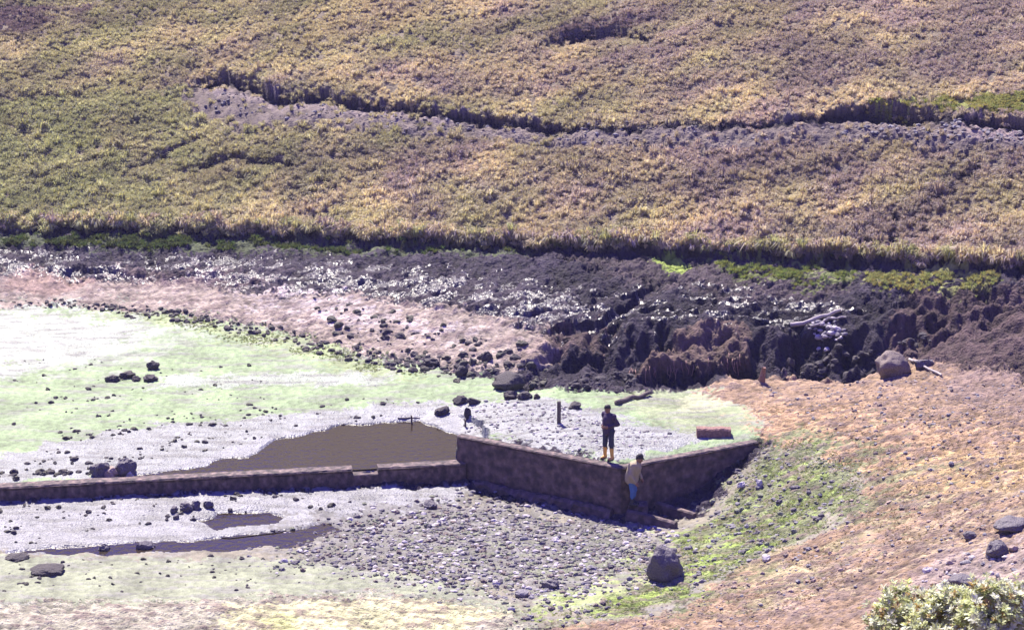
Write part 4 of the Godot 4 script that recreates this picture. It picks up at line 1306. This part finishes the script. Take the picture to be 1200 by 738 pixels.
# ------------------------------------------------------------------ shrubs in the foreground
func leaf_mesh(seed_: int, leaves: int) -> ArrayMesh:   # a sprig: rosette of oval leaves
	var r := RandomNumberGenerator.new()
	r.seed = seed_
	var st := SurfaceTool.new()
	st.begin(Mesh.PRIMITIVE_TRIANGLES)
	st.set_smooth_group(-1)
	for i in leaves:
		var a := i * 2.4 + r.randf_range(-0.3, 0.3)
		var up := r.randf_range(0.1, 1.1)
		var dir := Vector3(cos(a) * cos(up), sin(up), sin(a) * cos(up))
		var side := dir.cross(Vector3.UP).normalized()
		var nor := side.cross(dir).normalized()
		var b := Vector3(0, i * 0.004, 0)
		var l := r.randf_range(0.05, 0.085)
		var w := l * r.randf_range(0.2, 0.27)
		var t := r.randf_range(0.7, 1.2)
		st.set_color(Color(t * r.randf_range(0.9, 1.1), t, t * r.randf_range(0.8, 1.2)))
		var m := b + dir * l * 0.5 - nor * l * 0.04
		var e := b + dir * l - nor * l * 0.12
		for f in [[b, m + side * w, m], [b, m, m - side * w], [m, m + side * w, e], [m, e, m - side * w]]:
			for v in f: st.add_vertex(v)
	st.generate_normals()
	return st.commit()

func make_shrubs() -> void:
	var sprigs := [leaf_mesh(1, 11), leaf_mesh(2, 9), leaf_mesh(3, 13)]
	var tones := [Color(0.48, 0.52, 0.22), Color(0.52, 0.56, 0.33), Color(0.64, 0.66, 0.52)]
	# photo column and row of the crown's top, distance, crown half width and half height, what sets it apart
	var list := [
		[1062, 701, 24.5, 0.34, 0.42, "low leafy shrub with yellowish sprigs at the end of the foreground row"],
		[1120, 704, 23.6, 0.36, 0.40, "pale silvery-green leafy shrub between two others in the foreground row"],
		[1175, 692, 23.0, 0.42, 0.5, "tallest yellow-green leafy shrub of the foreground row"],
		[1240, 684, 23.4, 0.42, 0.5, "leafy shrub at the uphill end of the foreground row"],
	]
	var idx := 0
	for e in list:
		idx += 1
		var r := ray(e[0], e[1])
		var d: float = e[2]
		var t := d / -r.z
		var top := EYE + r.y * t
		var x := r.x * t
		var g := height(x, d)
		var s := base("leafy_shrub", Vector3(x, g, -d))
		tag(s, e[5], "shrub", "leafy shrubs in the foreground")
		var cy: float = top - g - e[4]
		var tips := []
		var st := 0
		for i in 46:
			var a := rng.randf() * TAU
			var up := acos(rng.randf_range(-0.25, 1.0))
			var q := Vector3(cos(a) * sin(up) * e[3], cos(up) * e[4], sin(a) * sin(up) * e[3] * 1.1) * rng.randf_range(0.7, 1.08)
			tips.append(Vector3(0, cy, 0) + q)
		for tip in tips.slice(0, 14):
			part(s, "branch", stick_mesh([Vector3(rng.randfn() * 0.03, -0.05, rng.randfn() * 0.03), Vector3(tip.x * 0.35, cy * 0.55, tip.z * 0.35), tip], 0.016, 0.005, 5, st), MAT.wood)
			st += 1
		for kind in 3:
			var mm := MultiMesh.new()
			mm.transform_format = MultiMesh.TRANSFORM_3D
			mm.use_colors = true
			mm.mesh = sprigs[kind]
			mm.instance_count = 300
			for i in mm.instance_count:
				var tip: Vector3 = tips[rng.randi() % tips.size()]
				var c := tip + Vector3(rng.randfn(), rng.randfn(), rng.randfn()) * 0.085
				var out := (c - Vector3(0, cy - 0.25, 0)).normalized()
				var ax := Vector3.UP.cross(out)
				var b := Basis(ax.normalized(), Vector3.UP.angle_to(out) * 0.7) if ax.length() > 0.01 else Basis()
				var z := rng.randf_range(0.6, 1.1)
				mm.set_instance_transform(i, Transform3D((b * Basis(Vector3.UP, rng.randf() * TAU)).scaled_local(Vector3(z, z, z)), c))
				var k: Color = tones[(kind + idx) % 3]
				if rng.randf() < 0.12: k = Color(0.42, 0.3, 0.1)
				var f := rng.randf_range(0.7, 1.2)
				mm.set_instance_color(i, Color(k.r * f, k.g * f, k.b * f))
			var mi := MultiMeshInstance3D.new()
			mi.name = "foliage"
			mi.multimesh = mm
			mi.material_override = MAT.leaf if MAT.has("leaf") else leaf_mat()
			s.add_child(mi, true)
			mi.set_meta("kind", "stuff")

func leaf_mat() -> StandardMaterial3D:
	MAT.leaf = grass_mat("leathery_leaves", Color.WHITE)
	MAT.leaf.roughness = 0.45
	MAT.leaf.metallic_specular = 0.5
	return MAT.leaf

# ------------------------------------------------------------------ people
# bones: [from, to, radius at from, radius at to]; meshed as one smooth skin (surface nets)
func skin(bones: Array, cell: float, k: float, st: SurfaceTool) -> void:
	var lo := Vector3.ONE * 99.0
	var hi := Vector3.ONE * -99.0
	for b in bones:
		var m := Vector3.ONE * (maxf(b[2], b[3]) + k + cell * 2.0)
		lo = lo.min(b[0] - m).min(b[1] - m)
		hi = hi.max(b[0] + m).max(b[1] + m)
	var n := Vector3i(((hi - lo) / cell).ceil()) + Vector3i.ONE
	var D := PackedFloat32Array()
	D.resize(n.x * n.y * n.z)
	D.fill(1.0)
	for b in bones:
		var a: Vector3 = b[0]
		var e: Vector3 = b[1]
		var ab := e - a
		var ll := maxf(ab.length_squared(), 1e-9)
		var m := Vector3.ONE * (maxf(b[2], b[3]) + k + cell * 2.0)
		var i0 := Vector3i(((a.min(e) - m - lo) / cell).floor()).clamp(Vector3i.ZERO, n - Vector3i.ONE)
		var i1 := Vector3i(((a.max(e) + m - lo) / cell).ceil()).clamp(Vector3i.ZERO, n - Vector3i.ONE)
		for z in range(i0.z, i1.z + 1):
			for y in range(i0.y, i1.y + 1):
				for x in range(i0.x, i1.x + 1):
					var p := lo + Vector3(x, y, z) * cell
					var t := clampf((p - a).dot(ab) / ll, 0.0, 1.0)
					var dist := p.distance_to(a + ab * t) - lerpf(b[2], b[3], t)
					var i := (z * n.y + y) * n.x + x
					var h := maxf(k - absf(dist - D[i]), 0.0) / k
					D[i] = minf(dist, D[i]) - h * h * k * 0.25
	var id := {}
	var V := PackedVector3Array()
	var N := PackedVector3Array()
	var I := PackedInt32Array()
	var sx := 1
	var sy := n.x
	var sz := n.x * n.y
	var corner := [0, sx, sy, sx + sy, sz, sx + sz, sy + sz, sx + sy + sz]
	var edges := [[0, 1], [2, 3], [4, 5], [6, 7], [0, 2], [1, 3], [4, 6], [5, 7], [0, 4], [1, 5], [2, 6], [3, 7]]
	for z in n.z - 1:
		for y in n.y - 1:
			for x in n.x - 1:
				var i := (z * n.y + y) * n.x + x
				var mask := 0
				for c in 8:
					if D[i + corner[c]] < 0.0: mask |= 1 << c
				if mask == 0 or mask == 255: continue
				var s := Vector3.ZERO
				var cnt := 0
				for e in edges:
					var d0 := D[i + corner[e[0]]]
					var d1 := D[i + corner[e[1]]]
					if (d0 < 0.0) != (d1 < 0.0):
						var t := d0 / (d0 - d1)
						var c0 := Vector3(e[0] & 1, (e[0] >> 1) & 1, e[0] >> 2)
						var c1 := Vector3(e[1] & 1, (e[1] >> 1) & 1, e[1] >> 2)
						s += c0.lerp(c1, t)
						cnt += 1
				id[i] = V.size()
				V.append(lo + (Vector3(x, y, z) + s / cnt) * cell)
				var g := Vector3(D[i + 1] + D[i + 1 + sy + sz] - D[i] - D[i + sy + sz], D[i + sy] + D[i + sy + sx + sz] - D[i] - D[i + sx + sz], D[i + sz] + D[i + sz + sx + sy] - D[i] - D[i + sx + sy])
				N.append(g.normalized())
	for i in id:
		for ax in [[sx, sy, sz], [sy, sz, sx], [sz, sx, sy]]:
			var j: int = i
			var d0 := D[j]
			var d1 := D[j + ax[0]]
			if (d0 < 0.0) == (d1 < 0.0): continue
			var q := [j, j - ax[1], j - ax[1] - ax[2], j - ax[2]]
			if not (id.has(q[1]) and id.has(q[2]) and id.has(q[3])): continue
			var o := [0, 1, 2, 0, 2, 3] if d0 > 0.0 else [0, 2, 1, 0, 3, 2]
			for f in o: I.append(id[q[f]])
	for t in range(0, I.size(), 3):
		var a := V[I[t]]
		var turned := (V[I[t + 2]] - a).cross(V[I[t + 1]] - a).dot(N[I[t]]) < 0.0
		for f in ([0, 2, 1] if turned else [0, 1, 2]):
			st.set_normal(N[I[t + f]])
			st.add_vertex(V[I[t + f]])

func skin_mesh(bones: Array, cell := 0.016, k := 0.05) -> ArrayMesh:
	var st := SurfaceTool.new()
	st.begin(Mesh.PRIMITIVE_TRIANGLES)
	skin(bones, cell, k, st)
	st.index()
	return st.commit()

func hand_bones(wrist: Vector3, elbow: Vector3, palm_side: Vector3, curl: float) -> Array:
	var f := (wrist - elbow).normalized()
	var across := f.cross(palm_side).normalized()
	var inward := across.cross(f).normalized()
	var out := [[wrist, wrist + f * 0.075, 0.026, 0.024], [wrist + f * 0.03 + across * 0.02, wrist + f * 0.085 + across * 0.026, 0.018, 0.016], [wrist + f * 0.03 - across * 0.02, wrist + f * 0.08 - across * 0.026, 0.018, 0.016]]
	var len := [0.034, 0.039, 0.037, 0.029]
	for i in 4:
		var r := wrist + f * 0.085 + across * (0.03 - 0.02 * i)
		var p := r
		var a := curl * 0.6
		for j in 3:
			var d := f * cos(a) + inward * sin(a)
			var q: Vector3 = p + d * len[i] * (1.0 - 0.2 * j)
			out.append([p, q, 0.0095 - 0.0006 * j, 0.009 - 0.0008 * j])
			p = q
			a += curl
	var th := wrist + f * 0.025 + across * 0.03
	var t1 := th + (f * 0.6 + across * 0.7 + inward * 0.4).normalized() * 0.04
	out.append([th, t1, 0.012, 0.011])
	out.append([t1, t1 + (f * 0.8 + across * 0.15 + inward * 0.55).normalized() * 0.034, 0.011, 0.0085])
	return out

# joints J (local, facing +z): build body and clothes
func person(at: Vector3, turn: float, J: Dictionary, look: Vector3, mats: Dictionary, label: String, loose: float, boot_top: float, brim: bool) -> Node3D:
	var o := base("person", at, turn)
	tag(o, label, "person")
	var st := SurfaceTool.new()
	st.begin(Mesh.PRIMITIVE_TRIANGLES)
	var H: Vector3 = J.head
	var f := look.normalized()
	var s := Vector3.UP.cross(f).normalized()
	var u := f.cross(s).normalized()
	var slim := [[J.pelvis, J.chest, 0.1, 0.11], [J.chest, J.neck, 0.1, 0.05], [J.neck, H - u * 0.05, 0.052, 0.05]]
	for k in ["l", "r"]:
		slim.append([J["shoulder_" + k], J["elbow_" + k], 0.042, 0.036])
		slim.append([J["elbow_" + k], J["wrist_" + k], 0.036, 0.026])
		slim.append([J["hip_" + k], J["knee_" + k], 0.07, 0.05])
		slim.append([J["knee_" + k], J["ankle_" + k], 0.05, 0.036])
		slim.append([J.chest, J["shoulder_" + k], 0.08, 0.05])
		slim.append([J.pelvis, J["hip_" + k], 0.08, 0.08])
	skin(slim, 0.022, 0.04, st)
	var head := [[H - u * 0.01 - f * 0.015, H + u * 0.035 - f * 0.015, 0.088, 0.084], [H - u * 0.02 + f * 0.02, H + u * 0.03 + f * 0.02, 0.07, 0.072], [H - u * 0.07 + f * 0.035, H - u * 0.085 + f * 0.05, 0.05, 0.035], [H - u * 0.12 - f * 0.02, H - u * 0.04, 0.05, 0.055],
		[H + u * 0.01 + f * 0.088, H - u * 0.025 + f * 0.106, 0.01, 0.014], [H + u * 0.03 + f * 0.08 + s * 0.03, H + u * 0.03 + f * 0.08 - s * 0.03, 0.012, 0.012],
		[H + s * 0.082 + u * 0.01, H + s * 0.086 - u * 0.03, 0.014, 0.01], [H - s * 0.082 + u * 0.01, H - s * 0.086 - u * 0.03, 0.014, 0.01]]
	skin(head, 0.008, 0.02, st)
	skin(hand_bones(J.wrist_l, J.elbow_l, -s, 0.5), 0.0045, 0.008, st)
	skin(hand_bones(J.wrist_r, J.elbow_r, s, 0.5), 0.0045, 0.008, st)
	st.index()
	part(o, "body", st.commit(), mats.skin)
	for k in [-1.0, 1.0]:
		part(o, "eye", skin_mesh([[H + f * 0.078 + s * 0.03 * k + u * 0.008, H + f * 0.079 + s * 0.034 * k + u * 0.008, 0.011, 0.011]], 0.005, 0.01), mats.dark)
	part(o, "mouth", skin_mesh([[H - u * 0.058 + f * 0.088 + s * 0.02, H - u * 0.058 + f * 0.088 - s * 0.02, 0.008, 0.008]], 0.005, 0.01), mats.lip)
	# jacket
	var jb := [[J.pelvis + Vector3(0, 0.02, 0), J.chest, 0.14 + loose, 0.15 + loose], [J.shoulder_l, J.shoulder_r, 0.075 + loose * 0.4, 0.075 + loose * 0.4], [J.chest, J.neck - Vector3(0, 0.04, 0), 0.13 + loose * 0.5, 0.075],
		[J.pelvis - Vector3(0, 0.06, 0), J.pelvis, 0.15 + loose, 0.14 + loose]]
	for k in ["l", "r"]:
		jb.append([J["shoulder_" + k], J["elbow_" + k], 0.068 + loose * 0.3, 0.058 + loose * 0.2])
		jb.append([J["elbow_" + k], J["elbow_" + k].lerp(J["wrist_" + k], 0.95), 0.056 + loose * 0.2, 0.042 + loose * 0.1])
	var jk := part(o, "jacket", folded(skin_mesh(jb, 0.016, 0.05), 0.012), mats.jacket)
	part(jk, "collar", skin_mesh([[J.neck + Vector3(0.05, -0.01, 0.0), J.neck + Vector3(-0.05, -0.01, 0.0), 0.035, 0.035], [J.neck + Vector3(0.04, -0.02, 0.04), J.neck + Vector3(-0.04, -0.02, 0.04), 0.03, 0.03]], 0.012, 0.03), mats.jacket)
	# trousers
	var tb := [[J.hip_l, J.hip_r, 0.115, 0.115], [J.pelvis, (J.hip_l + J.hip_r) * 0.5, 0.13, 0.12]]
	for k in ["l", "r"]:
		tb.append([J["hip_" + k], J["knee_" + k], 0.1, 0.074])
		tb.append([J["knee_" + k], J["knee_" + k].lerp(J["ankle_" + k], boot_top), 0.074, 0.066])
	part(o, "trousers", folded(skin_mesh(tb, 0.016, 0.03), 0.01), mats.trousers)
	for k in ["l", "r"]:
		var a: Vector3 = J["ankle_" + k]
		var kn: Vector3 = J["knee_" + k]
		var bt := part(o, "boot", skin_mesh([[kn.lerp(a, boot_top - 0.04), a, 0.066, 0.052], [a - Vector3(0, 0.03, 0.02), a + Vector3(0, -0.045, 0.15), 0.05, 0.04]], 0.012, 0.03), mats.boots)
		part(bt, "sole", skin_mesh([[a + Vector3(0, -0.07, -0.03), a + Vector3(0, -0.07, 0.16), 0.042, 0.044]], 0.012, 0.02), mats.dark)
	# hair, and a cap for the one who wears it
	var hb := [[H + u * 0.03 - f * 0.025, H + u * 0.05 - f * 0.0, 0.095, 0.086], [H - u * 0.03 - f * 0.045, H + u * 0.02 - f * 0.04, 0.07, 0.08]]
	part(o, "hair", folded(skin_mesh(hb, 0.01, 0.03), 0.008), mats.dark)
	if brim:
		var cap := part(o, "cap", skin_mesh([[H + u * 0.055 - f * 0.02, H + u * 0.075 - f * 0.02, 0.1, 0.09]], 0.01, 0.02), mats.dark)
		part(cap, "peak", skin_mesh([[H + u * 0.055 + f * 0.08 + s * 0.04, H + u * 0.055 + f * 0.08 - s * 0.04, 0.016, 0.016], [H + u * 0.05 + f * 0.13 + s * 0.02, H + u * 0.05 + f * 0.13 - s * 0.02, 0.012, 0.012]], 0.007, 0.05), mats.dark)
	return o

# cloth: pushes the surface in and out by small folds
func folded(m: ArrayMesh, amount: float) -> ArrayMesh:
	var arr := m.surface_get_arrays(0)
	var V: PackedVector3Array = arr[Mesh.ARRAY_VERTEX]
	var N: PackedVector3Array = arr[Mesh.ARRAY_NORMAL]
	for i in V.size():
		V[i] += N[i] * amount * n1.get_noise_3d(V[i].x * 26.0, V[i].y * 18.0, V[i].z * 26.0)
	var st := SurfaceTool.new()
	st.begin(Mesh.PRIMITIVE_TRIANGLES)
	st.set_smooth_group(0)
	for i in arr[Mesh.ARRAY_INDEX]:
		st.add_vertex(V[i])
	st.index()
	st.generate_normals()
	return st.commit()

func make_people() -> void:
	var skin_m := plain_mat("skin", lin(0.22, 0.11, 0.075), 0.6)
	var dark := plain_mat("black_hair", lin(0.012, 0.01, 0.012), 0.7)
	var lip := plain_mat("lips", lin(0.14, 0.05, 0.045), 0.6)
	var cloth := func(a: Color, b: Color, seed_: int) -> StandardMaterial3D: return textured_mat("cloth", a, a.lerp(b, 0.5), b, 0.03, 2.0, 0.95, 0.6, seed_)
	var navy: StandardMaterial3D = cloth.call(lin(0.03, 0.018, 0.05), lin(0.06, 0.035, 0.085), 71)
	var ink: StandardMaterial3D = cloth.call(lin(0.018, 0.022, 0.045), lin(0.035, 0.04, 0.075), 72)
	var yellow := plain_mat("yellow_rubber", lin(0.62, 0.36, 0.08), 0.4)
	var khaki: StandardMaterial3D = cloth.call(lin(0.26, 0.21, 0.13), lin(0.42, 0.35, 0.23), 73)
	var blue: StandardMaterial3D = cloth.call(lin(0.04, 0.1, 0.24), lin(0.08, 0.19, 0.4), 74)
	var rubber := plain_mat("dark_rubber", lin(0.02, 0.02, 0.03), 0.5)
	var A := {"pelvis": Vector3(0, 0.97, 0), "chest": Vector3(0, 1.28, 0.02), "neck": Vector3(0, 1.47, 0.03), "head": Vector3(0, 1.615, 0.07), "shoulder_l": Vector3(0.18, 1.4, 0.0), "shoulder_r": Vector3(-0.18, 1.4, 0.0),
		"elbow_l": Vector3(0.25, 1.14, -0.12), "elbow_r": Vector3(-0.25, 1.13, -0.1), "wrist_l": Vector3(0.12, 1.1, 0.15), "wrist_r": Vector3(-0.1, 1.08, 0.17),
		"hip_l": Vector3(0.1, 0.92, 0), "hip_r": Vector3(-0.1, 0.92, 0), "knee_l": Vector3(0.13, 0.5, 0.02), "knee_r": Vector3(-0.12, 0.5, 0.02), "ankle_l": Vector3(0.15, 0.115, 0.0), "ankle_r": Vector3(-0.13, 0.115, 0.0)}
	var p := at3(713, 538.5, 0.86)
	person(p, -0.75, A, Vector3(0.05, -0.35, 1.0), {"skin": skin_m, "dark": dark, "lip": lip, "jacket": navy, "trousers": ink, "boots": yellow}, "person in dark jacket, dark trousers and yellow boots standing on the spillway wall", 0.015, 0.3, false)
	var B := {"pelvis": Vector3(0, 0.9, -0.03), "chest": Vector3(0, 1.2, 0.06), "neck": Vector3(0, 1.38, 0.15), "head": Vector3(0, 1.5, 0.22), "shoulder_l": Vector3(0.18, 1.31, 0.1), "shoulder_r": Vector3(-0.18, 1.31, 0.1),
		"elbow_l": Vector3(0.26, 1.03, 0.06), "elbow_r": Vector3(-0.27, 1.04, 0.04), "wrist_l": Vector3(0.22, 0.82, 0.2), "wrist_r": Vector3(-0.22, 0.8, 0.18),
		"hip_l": Vector3(0.09, 0.86, -0.03), "hip_r": Vector3(-0.09, 0.86, -0.03), "knee_l": Vector3(0.1, 0.47, 0.03), "knee_r": Vector3(-0.1, 0.47, 0.05), "ankle_l": Vector3(0.1, 0.115, -0.02), "ankle_r": Vector3(-0.1, 0.115, 0.02)}
	var q := at3(741, 592.0, -0.31)
	q.y = -0.31
	person(q, 1.15, B, Vector3(0.0, -0.45, 1.0), {"skin": skin_m, "dark": dark, "lip": lip, "jacket": khaki, "trousers": blue, "boots": rubber}, "stooping person in loose khaki jacket and blue trousers at the foot of the spillway wall", 0.055, 0.55, true)
